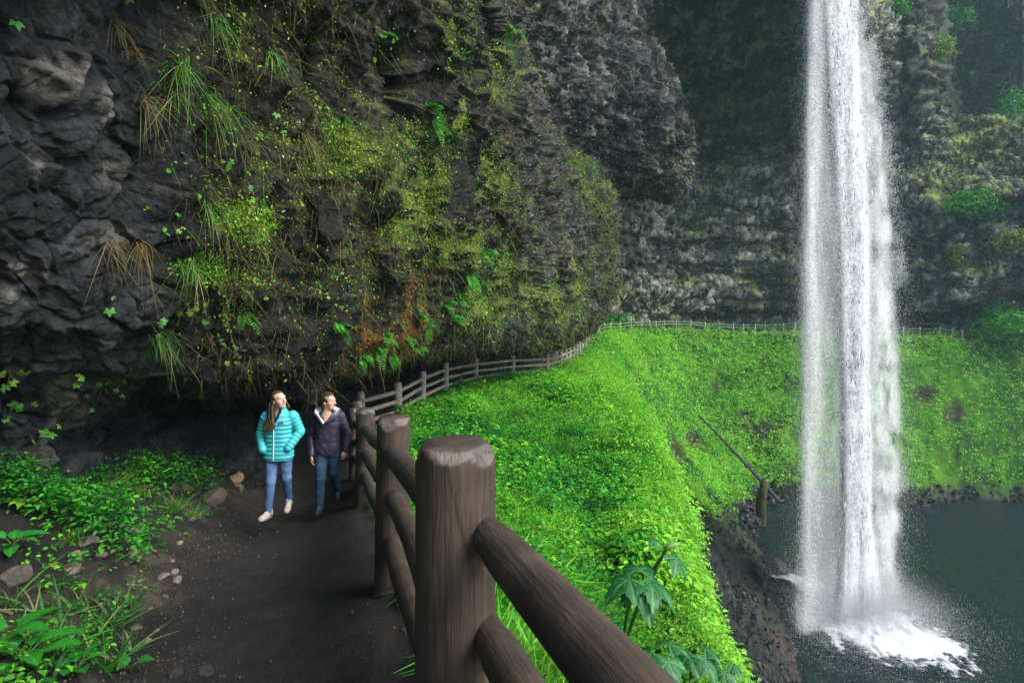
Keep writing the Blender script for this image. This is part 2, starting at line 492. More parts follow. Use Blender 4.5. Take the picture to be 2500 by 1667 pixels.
# hanging grey mass beyond it.  rows: inner roof, under edge, lip, face, face, top, over
WB = [
 [(1060,400,48),(1060,380,40),(1060,350,33),(1060,250,31),(1060,120,30),(1060,-20,29),(1060,-500,25)],
 [(1140,410,50),(1140,385,41),(1140,360,35),(1140,250,33),(1140,120,32),(1140,-20,31),(1140,-500,27)],
 [(1260,430,52),(1260,410,43),(1260,380,38),(1250,260,36),(1250,120,35),(1250,-20,34),(1240,-500,30)],
 [(1420,450,56),(1410,425,48),(1400,395,43),(1400,290,41),(1380,150,40),(1360,-20,39),(1340,-500,35)],
 [(1530,450,60),(1530,430,52),(1530,400,47),(1525,300,45),(1475,170,44),(1415,20,43),(1390,-500,39)],
 [(1570,440,66),(1568,415,58),(1574,380,51),(1578,320,49),(1530,190,48),(1438,60,47),(1412,-500,44)],
 [(1550,430,74),(1545,410,66),(1545,370,62),(1545,310,60),(1485,190,59),(1405,60,58),(1385,-500,54)],
]
# far wall round the bowl.  rows by picture height; distance = base + offset
rowsL = [(860,0.5),(752,0),(735,2.5),(715,1.5),(690,-1.5),(640,-2.5),(560,-2),(480,-1.5),(400,0.5),(370,4),(300,1),(200,-9),(90,-19),(-40,-28),(-500,-44)]
WCc = []
for px, d0 in [(1150,58),(1250,62),(1340,69),(1420,77),(1510,84),(1600,88),(1710,89.5),(1830,88),(1950,84.5)]:
    WCc.append([(px, py, d0 + o * (0.55 if px < 1400 else 1)) for py, o in rowsL])
rowsR = [(860,0.5),(765,0),(740,1.0),(720,0.5),(690,-1.5),(645,-2.0),(575,0),(500,-1.5),(415,-1),(385,2.5),(320,3.5),(250,1),(120,0),(-20,1),(-500,-2)]
WCc.append([(2050, py, 79.5 + o) for py, o in rowsR])
WCc.append([(2130, py, 77.5 + o * 1.3) for py, o in rowsR])
rowsR2 = [(860,0.5),(765,0),(740,1.0),(715,0.5),(680,-2),(625,-2.5),(560,0.5),(495,-1),(420,1),(385,4),(315,8),(285,16),(268,27),(60,46),(-500,58)]
WCc.append([(2200, py, 75.5 + o) for py, o in rowsR2])
WCc.append([(2300, py - 10, 73 + o) for py, o in rowsR2])
WCc.append([(2420, py - 25, 70 + o * 1.1) for py, o in rowsR2])
WCc.append([(2700, py - 60, 65 + o * 1.1) for py, o in rowsR2])
WCc.append([(3300, py - 60, 54 + o * 1.1) for py, o in rowsR2])

def rock_relief(V, nr, nc, base, blocks, seed):
    """push the sheet in and out: big lumps, angular blocks, crumbly grain. base = size of the lumps per vertex"""
    n = grid_normals(V, nr, nc)
    n *= np.sign(-(n * V).sum(1))[:, None]
    lump = fbm(V, 5.0, 3, seed, 0.5) * 0.9 + fbm(V, 1.7, 4, seed + 5, 0.55, ridged=True) * 0.45 + fbm(V * np.array([1, 1, .6]), 0.55, 4, seed + 9, 0.6) * 0.22
    lump = lump + fbm(V * np.array([.5, .5, 1.5]), 1.0, 3, seed + 13, .55, ridged=True) * .30
    lump *= base
    crumb = fbm(V, 0.28, 3, seed + 40, 0.6, ridged=True) * 0.13 + fbm(V * np.array([1, 1, .7]), 0.95, 3, seed + 44, 0.6, ridged=True) * 0.34
    lump += crumb * np.maximum(base, .5) * (1 - .75 * blocks)
    def facets(scale, sd_, nf, slope, cap):
        """broken rock: every cell is a lump cut flat by several slanting planes"""
        f1, f2, cid, cen = worley(V + fbm(V, 1.3, 2, sd_ + 9)[:, None] * .12, scale, sd_)
        ii = (cid * 1e6).astype(np.int64)
        q = (V - cen) / scale
        m = np.full(len(V), -9.0)
        for k in range(nf):
            dv = np.stack([_hash(ii, ii * 0 + k, ii * 0, e) - .5 for e in (1, 2, 3)], 1)
            dv /= np.linalg.norm(dv, axis=1, keepdims=True) + 1e-9
            m = np.maximum(m, (q * dv).sum(1) * (slope * (.5 + _hash(ii, ii * 0 + k, ii * 0, 7))))
        h = np.minimum(.55 - m, cap * (.3 + .9 * _hash(ii, ii * 0, ii * 0, 11)))
        return h * scale * sstep(0.0, 0.10, f2 - f1) , f2 - f1, cid
    h1, e1, cid = facets(0.60, seed + 20, 6, 0.9, .42)
    h2, e2, gid = facets(0.27, seed + 25, 5, 0.8, .30)
    h3, e3, _ = facets(0.12, seed + 35, 4, 0.8, .30)
    k = ((h1 * .62 + h2 * .62 + h3 * .5 - .22) * blocks * np.interp(V[:, 1], [2.5, 4.5, 7], [.6, .85, 1])).reshape(nr, nc)
    for _ in range(1):
        k[1:-1] = (k[:-2] + 2 * k[1:-1] + k[2:]) / 4
        k[:, 1:-1] = (k[:, :-2] + 2 * k[:, 1:-1] + k[:, 2:]) / 4
    return V + n * (lump * (1 - 0.6 * blocks) + k.ravel())[:, None], e1, cid, gid

def bump_sink(V, spots):
    """dark hollows and knobs at given places: (px,py,d,radius,amount)"""
    for px, py, d, r, a in spots:
        c = P(px, py, d)
        k = np.exp(-((V - c) ** 2).sum(1) / (r * r))
        V = V + (V / np.linalg.norm(V, axis=1, keepdims=True)) * (k * a)[:, None]
    return V

M_rock = tint_mat("mossy_rock", 0.82, 0.3, bump=1.0, bscale=9, var=0.75, vscale=13, detail=14, bdist=0.11)
M_rock_far = tint_mat("far_rock", 0.9, 0.2, bump=1.0, bscale=2.6, var=0.8, vscale=3.6, detail=14, bdist=0.20)

def scr(V):
    """picture column and row of points (used only to say where on the wall a stain or plant grows)"""
    d = np.maximum(V[:, 1], 0.05)
    return V[:, 0] / d * F_PX + 1176, HZ - V[:, 2] / d * F_PX

# --- near wall
NA, MA = 1280, 680
VA, cu, ru = sheet(WA, NA, MA, True)
pxA, pyA = scr(VA)
blocksA = sstep(4.6, 3.4, cu + fbm(VA, 1.5, 3, 61) * 0.8 + 0.35 * (ru - 5) * 0.3)
blocksA = np.maximum(blocksA, sstep(4.4, 3.2, ru) * 0.6)
baseA = np.interp(VA[:, 1], [0, 4, 8, 16, 36, 50], [0.30, 0.42, 0.72, 1.05, 1.35, 1.4])
VA = bump_sink(VA, [(890,200,9.9,0.75,2.4),(905,280,10,0.5,1.6),(1100,40,16,1.5,4),(1085,120,15.5,0.8,2),(690,150,7.2,0.4,0.8),(1105,480,17.5,0.8,1.2),(1000,260,13.7,.7,1.2),
                    (760,560,9.2,.5,.7),(930,620,12.5,.7,1.0),(620,420,7.3,.35,.5),(700,500,8.4,.5,-.5),(1000,480,14,1.0,-1.0),(1180,560,21,1.6,-1.3),(840,420,10.2,.7,-.6),(560,640,7,.4,-.35)])
baseA = baseA * np.where(cu > 5.5, np.interp(ru, [0, 3, 4.2, 5.6], [.30, .30, .5, 1]), 1)
VA, crackA, cidA, gidA = rock_relief(VA, MA, NA, baseA, blocksA, 100)
NAm = grid_normals(VA, MA, NA); NAm *= np.sign(-(NAm * VA).sum(1))[:, None]
a1 = fbm(VA, 1.1, 5, 71); a2 = fbm(VA, 0.22, 4, 72); a3 = fbm(VA * np.array([1, 1, .6]), 0.7, 4, 73); a4 = fbm(VA, 3.5, 3, 74)
rockc = lerp((0.012, 0.016, 0.019), (0.052, 0.059, 0.064), sstep(-0.5, 0.8, a1 + 0.6 * a2 + (cidA - .5) * 0.9))
rockc = lerp(rockc, (0.15, 0.135, 0.115), sstep(0.35, 0.8, a4 + (cidA - .5)) * 0.6 * sstep(6, 5, cu))
# grey crumbly rock with pale lichen farther along
grey = lerp((0.03, 0.032, 0.03), (0.17, 0.17, 0.15), sstep(-0.3, 0.8, a2 + 0.5 * a3))
rockc = lerp(rockc, grey, sstep(7.4, 8.6, cu) * 0.85)
brown = lerp((0.035, 0.028, 0.018), (0.15, 0.105, 0.055), sstep(-0.4, 0.7, a2 + 0.4 * a1))
rockc = lerp(rockc, brown, sstep(-0.1, 0.5, fbm(VA, 1.3, 4, 76)) * 0.55 * (1 - blocksA) * sstep(9.5, 8, cu))
def spots(px, py, lst):
    w_ = np.zeros(len(px))
    for x, y, a, b_ in lst:
        w_ = np.maximum(w_, np.exp(-((px - x) / a) ** 2 - ((py - y) / b_) ** 2))
    return w_
pale = spots(pxA, pyA, [(130,175,75,62),(275,415,45,52),(100,385,30,42),(240,235,26,50),(262,545,60,36),(90,640,65,26),(385,430,34,30),(150,930,40,50),(20,700,40,30)])
rockc = lerp(rockc, lerp((.06, .06, .058), (.17, .16, .14), sstep(-.5, .6, a2 + .5 * a1)), sstep(.25, .7, pale + .25 * a1) * .75)
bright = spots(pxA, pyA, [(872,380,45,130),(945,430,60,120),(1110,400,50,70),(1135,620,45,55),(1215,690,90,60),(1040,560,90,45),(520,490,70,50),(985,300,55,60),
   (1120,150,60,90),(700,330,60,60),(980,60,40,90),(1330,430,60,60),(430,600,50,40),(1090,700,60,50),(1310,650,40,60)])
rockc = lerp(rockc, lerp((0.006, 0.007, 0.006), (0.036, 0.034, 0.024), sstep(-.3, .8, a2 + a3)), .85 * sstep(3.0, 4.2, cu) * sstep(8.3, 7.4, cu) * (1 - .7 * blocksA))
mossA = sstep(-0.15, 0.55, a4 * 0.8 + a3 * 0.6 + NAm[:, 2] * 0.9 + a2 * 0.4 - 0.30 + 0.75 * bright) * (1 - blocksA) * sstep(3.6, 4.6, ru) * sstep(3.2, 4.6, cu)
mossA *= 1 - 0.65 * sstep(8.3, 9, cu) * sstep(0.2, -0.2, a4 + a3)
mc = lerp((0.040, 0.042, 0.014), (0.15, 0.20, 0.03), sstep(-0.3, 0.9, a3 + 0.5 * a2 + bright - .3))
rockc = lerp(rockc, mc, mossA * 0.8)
# iron stains above the lip
ru_c = np.exp(-((ru - 5.0) / 0.85) ** 2) * np.exp(-((cu - 6.15) / 0.62) ** 2)
stA = sstep(0.1, 0.42, fbm(VA * np.array([1, 1, .35]), 0.45, 4, 77) * 0.9 + ru_c * 0.55 - 0.20) * sstep(0.15, 0.5, ru_c)
rockc = lerp(rockc, lerp((0.16, 0.075, 0.02), (0.32, 0.16, 0.035), sstep(-.3, .5, a2)), stA * 0.85)
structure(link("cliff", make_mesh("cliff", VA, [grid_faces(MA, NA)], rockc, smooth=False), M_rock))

# --- hanging mass
NB, MB_ = 420, 300
VB, cuB, ruB = sheet(WB, NB, MB_)
VB, _, cidB, _ = rock_relief(VB, MB_, NB, np.full(len(VB), 1.6), np.full(len(VB), 0.2), 200)
NBm = grid_normals(VB, MB_, NB); NBm *= np.sign(-(NBm * VB).sum(1))[:, None]
b1 = fbm(VB, 0.8, 5, 81, 0.65); b2 = fbm(VB * np.array([1, 1, .3]), 1.2, 4, 82); b3 = fbm(VB, 5, 3, 83)
cB = lerp((0.020, 0.024, 0.025), (0.23, 0.23, 0.21), sstep(-0.2, 0.75, b1 + 0.55 * b2))
mB = sstep(0.05, 0.6, b3 + 0.7 * b2 + sstep(2.6, 0.8, cuB) * 0.9 - 0.35)
cB = lerp(cB, lerp((0.05, 0.06, 0.015), (0.20, 0.21, 0.05), sstep(-.4, .5, b1)), mB * 0.8)
structure(link("cliff", make_mesh("cliff_face", VB, [grid_faces(MB_, NB)], cB), M_rock_far))

# --- far wall
NC, MC = 760, 420
VC, cuC, ruC = sheet(WCc, NC, MC)
VC, _, cidC, _ = rock_relief(VC, MC, NC, np.full(len(VC), 2.0), np.full(len(VC), 0.3), 300)
strata = fbm(VC * np.array([.25, .25, 1]), 1.3, 4, 91, 0.6)
NCm = grid_normals(VC, MC, NC); NCm *= np.sign(-(NCm * VC).sum(1))[:, None]
VC = VC + NCm * (strata * .8 + fbm(VC * np.array([.12, .12, 1]), 3.5, 3, 96, ridged=True) * 1.2 * sstep(9, 7, ruC))[:, None]
NCm = grid_normals(VC, MC, NC); NCm *= np.sign(-(NCm * VC).sum(1))[:, None]
c1 = fbm(VC, 1.0, 5, 92, 0.65); c2 = fbm(VC * np.array([1, 1, .4]), 2.2, 4, 93); c3 = fbm(VC, 7, 3, 94)
cC = lerp((0.036, 0.041, 0.041), (0.42, 0.42, 0.38), sstep(-0.2, 0.7, c1 + 0.35 * c2 + .4 * strata))
cC = lerp(cC, (0.11, 0.075, 0.055), sstep(0.1, 0.6, c3) * 0.5)
mC = sstep(0.25, 0.75, c3 * 0.6 + NCm[:, 2] * 0.9 + c2 * 0.4 + sstep(9, 11, cuC) * 0.12)
mC = np.maximum(mC, sstep(10.4, 11.2, cuC) * sstep(8.2, 9.4, ruC + c2) * 0.9)
cC = lerp(cC, lerp((0.035, 0.06, 0.012), (0.17, 0.24, 0.03), sstep(-.4, .5, c1 + c2)), mC * 0.85)
cC = lerp(cC, (0.014, 0.022, 0.012), sstep(10.6, 11.4, ruC) * sstep(9.6, 10.4, cuC))
structure(link("cliff", make_mesh("cliff_wall", VC, [grid_faces(MC, NC)], cC), M_rock_far))
# ------------------------------------------------------------------ fence
m, nt, b, out = new_mat("weathered_wood")
N, L = nt.nodes, nt.links
at = N.new("ShaderNodeVertexColor"); at.layer_name = "tint"
tc = N.new("ShaderNodeTexCoord")
uvm = N.new("ShaderNodeUVMap") if False else None
mp = N.new("ShaderNodeMapping"); mp.inputs["Scale"].default_value = (75, 75, 6.0)
L.new(tc.outputs["Object"], mp.inputs[0])
nz = N.new("ShaderNodeTexNoise"); nz.inputs["Scale"].default_value = 1.0; nz.inputs["Detail"].default_value = 7; nz.inputs["Roughness"].default_value = 0.6
L.new(mp.outputs[0], nz.inputs["Vector"])
nz2 = N.new("ShaderNodeTexNoise"); nz2.inputs["Scale"].default_value = 5.0; nz2.inputs["Detail"].default_value = 5
L.new(tc.outputs["Object"], nz2.inputs["Vector"])
mr = N.new("ShaderNodeMapRange"); mr.inputs[1].default_value = 0.3; mr.inputs[2].default_value = 0.7; mr.inputs[3].default_value = 0.72; mr.inputs[4].default_value = 1.28
L.new(nz.outputs[0], mr.inputs[0])
mr2 = N.new("ShaderNodeMapRange"); mr2.inputs[1].default_value = 0.3; mr2.inputs[2].default_value = 0.7; mr2.inputs[3].default_value = 0.55; mr2.inputs[4].default_value = 1.35
L.new(nz2.outputs[0], mr2.inputs[0])
mu = N.new("ShaderNodeMath"); mu.operation = 'MULTIPLY'
L.new(mr.outputs[0], mu.inputs[0]); L.new(mr2.outputs[0], mu.inputs[1])
sc_ = N.new("ShaderNodeVectorMath"); sc_.operation = 'SCALE'
L.new(at.outputs[0], sc_.inputs[0]); L.new(mu.outputs[0], sc_.inputs["Scale"])
mpk = N.new("ShaderNodeMapping"); mpk.inputs["Scale"].default_value = (11, 11, 0.9)
L.new(tc.outputs["Object"], mpk.inputs[0])
vk = N.new("ShaderNodeTexVoronoi"); vk.feature = 'DISTANCE_TO_EDGE'; vk.inputs["Scale"].default_value = 1.0
L.new(mpk.outputs[0], vk.inputs["Vector"])
mk_ = N.new("ShaderNodeMapRange"); mk_.inputs[1].default_value = 0.0; mk_.inputs[2].default_value = 0.035; mk_.inputs[3].default_value = 0.62; mk_.inputs[4].default_value = 1.0
L.new(vk.outputs["Distance"], mk_.inputs[0])
vk2 = N.new("ShaderNodeTexVoronoi"); vk2.inputs["Scale"].default_value = 4.5
L.new(tc.outputs["Object"], vk2.inputs["Vector"])
mk2_ = N.new("ShaderNodeMapRange"); mk2_.inputs[1].default_value = 0.06; mk2_.inputs[2].default_value = 0.12; mk2_.inputs[3].default_value = 0.25; mk2_.inputs[4].default_value = 1.0
L.new(vk2.outputs["Distance"], mk2_.inputs[0])
mm_ = N.new("ShaderNodeMath"); mm_.operation = 'MULTIPLY'; L.new(mk_.outputs[0], mm_.inputs[0]); L.new(mk2_.outputs[0], mm_.inputs[1])
sc2_ = N.new("ShaderNodeVectorMath"); sc2_.operation = 'SCALE'; L.new(sc_.outputs[0], sc2_.inputs[0]); L.new(mm_.outputs[0], sc2_.inputs["Scale"])
sc_ = sc2_
L.new(sc_.outputs[0], b.inputs["Base Color"])
b.inputs["Roughness"].default_value = 0.62
b.inputs["Specular IOR Level"].default_value = 0.35
bp = N.new("ShaderNodeBump"); bp.inputs["Strength"].default_value = 0.5; bp.inputs["Distance"].default_value = 0.014
L.new(nz.outputs[0], bp.inputs["Height"]); L.new(bp.outputs[0], b.inputs["Normal"])
M_wood = m

WOOD = np.array((0.056, 0.042, 0.031)); CUT = np.array((0.118, 0.102, 0.086)); LIT_GREYW = np.array((0.40, 0.35, 0.31))  # the last one is farther grey wood with its sunlit brightness in the colour

def post_mesh(h, R, seed, sides=40, detail=True):
    """a round post whose top is chopped by hand into slanting facets"""
    r_ = np.random.default_rng(seed)
    nf = 6
    fa = np.arange(nf) / nf * 2 * np.pi + r_.uniform(-.25, .25, nf) + (0.35 if seed == 0 else r_.uniform(0, 1))
    fc = R * r_.uniform(0.70, 0.82, nf)          # reach of the flat top
    fs = r_.uniform(0.32, 0.75, nf)                # slope of each facet
    an = np.arange(sides) / sides * 2 * np.pi
    zs = np.concatenate([np.linspace(-0.4, h - 0.14, 18 if detail else 4), np.linspace(h - 0.12, h, 16 if detail else 6)])
    V = []; Cc = []
    lump = 1 + 0.018 * np.sin(an * 2 + seed) + 0.012 * np.sin(an * 3 + 2 * seed)
    for z in zs:
        r = R * lump * (1 + 0.03 * (1 - z / h)) * (1 + 0.008 * np.sin(z * 5 + an * 2 + seed))
        lim = np.full(sides, 9.0)
        for a, c, s in zip(fa, fc, fs):
            co = np.cos(an - a)
            lim = np.where(co > 0.05, np.minimum(lim, (c + (h - z) * s) / np.maximum(co, 0.05)), lim)
        isf = lim < r
        r = np.minimum(r, lim)
        V.append(np.stack([r * np.cos(an), r * np.sin(an), np.full(sides, z)], 1))
        Cc.append(np.where(isf[:, None], CUT, WOOD))
    n = len(zs)
    V = np.concatenate(V + [[[0, 0, h]]]); Cc = np.concatenate(Cc + [[WOOD * 1.3]])
    Cc[(n - 1) * sides:(n) * sides] = WOOD * 1.25
    Q = []
    for k in range(n - 1):
        for s in range(sides):
            s2 = (s + 1) % sides
            Q.append((k * sides + s, k * sides + s2, (k + 1) * sides + s2, (k + 1) * sides + s))
    T = [((n - 1) * sides + s, (n - 1) * sides + (s + 1) % sides, n * sides) for s in range(sides)]
    return V, np.array(Q), np.array(T), Cc

fence = thing("wooden_fence", "long brown log post and rail fence winding along the cliff path above the green bowl", "fence", BASES[0])
fo = BASES[0]
def rail_geo(a, b, r, seed, sides=14, col=WOOD):
    """a log rail with shaved ends, built along z then turned into place (its own axes keep the grain lengthwise)"""
    d = np.asarray(b) - np.asarray(a); ln = np.linalg.norm(d)
    n = 22
    r_ = np.random.default_rng(seed)
    z = np.linspace(0, ln, n)
    ph = r_.uniform(0, 6, 4)
    off = np.stack([np.sin(z * 1.6 + ph[0]) * 0.008, np.sin(z * 1.3 + ph[1]) * 0.008, z], 1)
    rr = r * (1 + 0.05 * np.sin(z * 2.2 + ph[2]))
    e = np.minimum(z, ln - z)
    rr = rr * np.where(e < 0.24, 0.78 + 0.22 * np.clip(e - 0.05, 0, 0.19) / 0.19, 1.0)
    V, Q, T = tube(off, rr, sides)
    kn = fbm(V + seed * 3.7, 0.12, 2, 5)
    V[:, :2] *= (1 + 0.05 * kn)[:, None]
    C = np.tile(col, (len(V), 1)) * (0.85 + 0.3 * r_.random())
    C[T[:, 0]] = CUT * 0.9
    return V, Q, T, C, d / ln

def place(name, geo, parent, mat, origin, zdir=None, shared=None):
    me = shared
    if me is None:
        V, Q, T, C = geo
        me = make_mesh(name, V, [Q, T], C)
    o = link(name, me, mat, parent)
    o.location = np.asarray(origin) - fo
    if zdir is not None:
        o.rotation_euler = Vector(zdir).to_track_quat('Z', 'Y').to_euler()
    return o

far_posts = []
for k in range(4):
    V, Q, T, C = post_mesh(1.15, 0.11, 50 + k, 12, False)
    far_posts.append(make_mesh("post", V, [Q, T], np.tile(LIT_GREYW * (0.75 + .12 * k), (len(V), 1))))
rng_f = np.random.default_rng(3)
all_tops = [BACK_TOP] + list(TOPS)
all_bases = [np.array([0.50, -0.25, -1.57])] + list(BASES)
rest = Bag(); n_rail = 0
for k in range(len(all_tops)):
    bs, tp = all_bases[k], all_tops[k]
    h = tp[2] - bs[2]
    if k < 15:
        geo = post_mesh(h, [0.125, 0.125, 0.125, 0.127, 0.12, 0.12, 0.12, 0.125, 0.118, 0.12, 0.12, 0.12, 0.12, 0.12, 0.12][k], 0 if k == 1 else k + 20, 40 if k < 6 else 20, k < 8)
        V, Q, T, C = geo
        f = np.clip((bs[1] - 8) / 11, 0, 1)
        C = C * (1 - f * 0.7) + LIT_GREYW * f * 0.7  # posts grow paler with distance, sunlight put into the tint
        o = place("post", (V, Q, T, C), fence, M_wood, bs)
    else:
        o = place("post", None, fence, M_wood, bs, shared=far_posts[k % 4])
        o.scale = (1, 1, h / 1.15)
    o.rotation_euler = (rng_f.uniform(-.02, .02), rng_f.uniform(-.02, .02), 0.35 if k == 1 else rng_f.uniform(0, 6.28)) if k != 1 else (0, 0, 0)
    if k + 1 < len(all_tops):
        tq = all_tops[k + 1]
        drops = (0.28, 0.60, 0.91) if k < 24 else (0.20, 0.55)
        for j, dz in enumerate(drops):
            a = tp - [0, 0, dz]; b_ = tq - [0, 0, dz]
            if k == 0: b_ = b_ + np.array([0.09, 0, 0.02]); a = a + np.array([.06, 0, 0])
            r = 0.066 if k < 16 else 0.05
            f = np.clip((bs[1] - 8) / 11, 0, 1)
            col = WOOD * (1 - f * .7) + LIT_GREYW * f * .7
            V, Q, T, C, zd = rail_geo(a, b_, r, 7 * k + j, 16 if k < 8 else 8, col)
            if n_rail < 100:
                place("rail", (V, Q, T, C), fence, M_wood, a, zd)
            else:
                Mx = np.array(Vector(zd).to_track_quat('Z', 'Y').to_matrix())
                rest.add(V @ Mx.T + a - fo, Q, T, C)
            n_rail += 1
o = link("rail", rest.mesh("rail"), M_wood, fence); o["kind"] = "stuff"
# ------------------------------------------------------------------ plants: leaf, blade and frond geometry in bulk
def unit(v): return v / (np.linalg.norm(v, axis=-1, keepdims=True) + 1e-9)

def frame(nrm, fwd):
    x = unit(fwd - (fwd * nrm).sum(1, keepdims=True) * nrm)
    return x, np.cross(nrm, x)

def leaves(pos, nrm, fwd, size, wid=0.62, fold=0.12, cup=0.0):
    """pointed oval leaves, two folded quads each"""
    x, y = frame(nrm, fwd)
    sz = np.asarray(size)[:, None]
    w_ = np.asarray(wid) * np.ones(len(pos)); w_ = w_[:, None] * 0.5
    f = fold
    v = np.stack([pos, pos + sz * (x * .28 + y * w_ * .85 + nrm * f), pos + sz * (x * .68 + y * w_ * .8 + nrm * f * .9),
                  pos + sz * (x - nrm * (.12 + cup)), pos + sz * (x * .68 - y * w_ * .8 + nrm * f * .9), pos + sz * (x * .28 - y * w_ * .85 + nrm * f)], 1)
    n = len(pos); b = np.arange(n)[:, None] * 6
    q = np.concatenate([b + np.array([0, 1, 2, 3]), b + np.array([0, 3, 4, 5])])
    return v.reshape(-1, 3), q, 6

def blades(pos, dirv, bend, length, width, nseg=4):
    """grass blades: tapering ribbons leaning along dirv and drooping along bend"""
    n = len(pos)
    side = unit(np.cross(dirv, bend + rng.normal(0, .4, (n, 3))))
    V = []
    for k in range(nseg + 1):
        t = k / nseg
        c = pos + np.asarray(length)[:, None] * (dirv * t + bend * t * t)
        w_ = np.asarray(width)[:, None] * (1 - t ** 1.5) * 0.5 + 0.0004
        V += [c - side * w_, c + side * w_]
    V = np.stack(V, 1)
    m = 2 * (nseg + 1)
    b = np.arange(n)[:, None] * m
    q = np.concatenate([b + np.array([2 * k, 2 * k + 1, 2 * k + 3, 2 * k + 2]) for k in range(nseg)])
    return V.reshape(-1, 3), q, m

def pick(pal, n, var=0.18, t=None):
    pal = np.array(pal, float)
    i = rng.integers(0, len(pal), n) if t is None else np.clip((t * len(pal)).astype(int), 0, len(pal) - 1)
    return np.clip(pal[i] * (1 + rng.normal(0, var, (n, 1))) * (1 + rng.normal(0, var * .35, (n, 3))), 0.002, 0.9)

def rnd_dirs(n, zbias=0.0):
    v = rng.normal(size=(n, 3)); v[:, 2] += zbias
    return unit(v)

M_leaf = tint_mat("leaf", 0.55, 0.3, trans=0.38)
M_moss = tint_mat("moss", 0.9, 0.1, trans=0.15)
M_leafbig = tint_mat("broad_leaf", 0.42, 0.4, trans=0.25, bump=0.25, bscale=30, var=0.15, vscale=25)

def clumps(base, up, h, size, nleaf, pal, tone=None, flat=0.75, spread=0.9, jit=.13):
    """leafy clumps: nleaf leaves round each base point"""
    n = len(base)
    idx = np.repeat(np.arange(n), nleaf)
    m = len(idx)
    az = rng.uniform(0, 2 * np.pi, m)
    out = np.stack([np.cos(az), np.sin(az), np.zeros(m)], 1)
    lift = rng.uniform(0.35, 1.0, m)
    s = size[idx] * rng.uniform(.65, 1.25, m)
    pos = base[idx] + up[idx] * (h[idx] * lift)[:, None] + out * (s * rng.uniform(0.0, spread, m))[:, None]
    nrm = unit(np.array([0, 0, 1.0]) * flat + up[idx] * 0.5 + rng.normal(0, .33, (m, 3)) + out * .25)
    V, Q, k = leaves(pos, nrm, out + rng.normal(0, .25, (m, 3)), s)
    c = pick(pal, m, 0.2, None if tone is None else np.clip(tone[idx] + rng.normal(0, 1, m) * (jit if np.isscalar(jit) else jit[idx]), 0, .999))
    return V, Q, np.repeat(c, k, 0)

vis_px, vis_py = scr(GV)
in_view = (vis_px > -250) & (vis_px < 2600) & (vis_py < 1800) & (GV[:, 1] > 0.8)
GREENS = [(0.008, 0.060, 0.016), (0.016, 0.13, 0.016), (0.034, 0.25, 0.018), (0.07, 0.36, 0.02), (0.14, 0.47, 0.025), (0.23, 0.54, 0.04)]

def sample(mask, n):
    i = np.flatnonzero(mask & in_view)
    j = rng.choice(i, n, replace=n > len(i))
    dd = GV[j, 1] * 0.006
    p = GV[j] + rng.normal(0, 1, (n, 3)) * dd[:, None]
    return j, p

gloc = fbm(GV, 1.1, 4, 120) ; gbig = fbm(GV, 5.0, 3, 121); gx2 = fbm(GV, 0.35, 3, 122)
slope_up = unit(GN * 0.6 + np.array([0, 0, .7]))
# --- the green slopes
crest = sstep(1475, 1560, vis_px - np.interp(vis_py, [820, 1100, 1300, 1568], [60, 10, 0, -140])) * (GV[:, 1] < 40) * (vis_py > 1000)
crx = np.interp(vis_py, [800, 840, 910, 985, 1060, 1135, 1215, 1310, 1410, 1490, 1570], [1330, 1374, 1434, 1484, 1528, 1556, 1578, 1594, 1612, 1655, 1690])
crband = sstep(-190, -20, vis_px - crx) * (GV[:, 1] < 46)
bag = Bag()
hill_ok = (sd < -0.18) & (shore_m < 0.45 + 0.35 * gloc) & (GV[:, 2] > POOL_Z + 0.9)
bare = (fbm(GV * np.array([1, 1, .5]), 3.2, 4, 125) > 0.42) & (GV[:, 2] < -9)
bare = bare | (bare_s > .68)
grassy = (GV[:, 1] < 8) & (sd > -2.6 + 0.9 * gloc)
j, p = sample(hill_ok & ~bare & (rng.random(len(GV)) < (1 - 0.8 * crest) * np.where(grassy, .18, 1)), 135000)
d = GV[j, 1]
hh = np.interp(sd[j], [-2.2, -.4], [1, .3]) ** (d > 35) * np.clip(0.10 + 0.22 * (0.5 + gloc[j]) + -0.08 * sstep(-1.8, -0.3, sd[j]), 0.03, 0.6) * np.interp(d, [2, 10, 40, 80], [0.55, 1, 1.7, 2.6])
sz = np.maximum(0.036 + 0.030 * rng.random(len(j)), np.interp(d, [30, 50], [.0036, .0027]) * d) * rng.uniform(.7, 1.25, len(j))
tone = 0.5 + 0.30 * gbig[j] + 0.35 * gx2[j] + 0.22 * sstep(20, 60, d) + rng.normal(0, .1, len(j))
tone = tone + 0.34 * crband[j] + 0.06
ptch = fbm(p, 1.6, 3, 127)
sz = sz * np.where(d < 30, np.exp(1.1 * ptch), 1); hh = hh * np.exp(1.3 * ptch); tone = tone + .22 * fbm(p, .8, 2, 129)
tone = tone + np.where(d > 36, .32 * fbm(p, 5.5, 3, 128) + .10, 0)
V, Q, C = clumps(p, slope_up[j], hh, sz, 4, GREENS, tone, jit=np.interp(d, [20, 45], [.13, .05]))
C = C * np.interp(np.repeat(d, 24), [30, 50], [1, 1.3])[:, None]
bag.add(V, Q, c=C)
# moss skin on the crest: fine short leaflets
j, p = sample(hill_ok & (crest > 0.25), 26000)
d = GV[j, 1]
V, Q, C = clumps(p, unit(GN[j]), 0.02 + 0.05 * rng.random(len(j)), np.maximum(0.02, 0.0028 * d), 3, [(0.05, 0.20, 0.012), (0.10, 0.32, 0.015), (0.16, 0.42, 0.02), (0.22, 0.45, 0.02)], 0.5 + .5 * gx2[j] + .3 * gloc[j])
bag.add(V, Q, c=C)
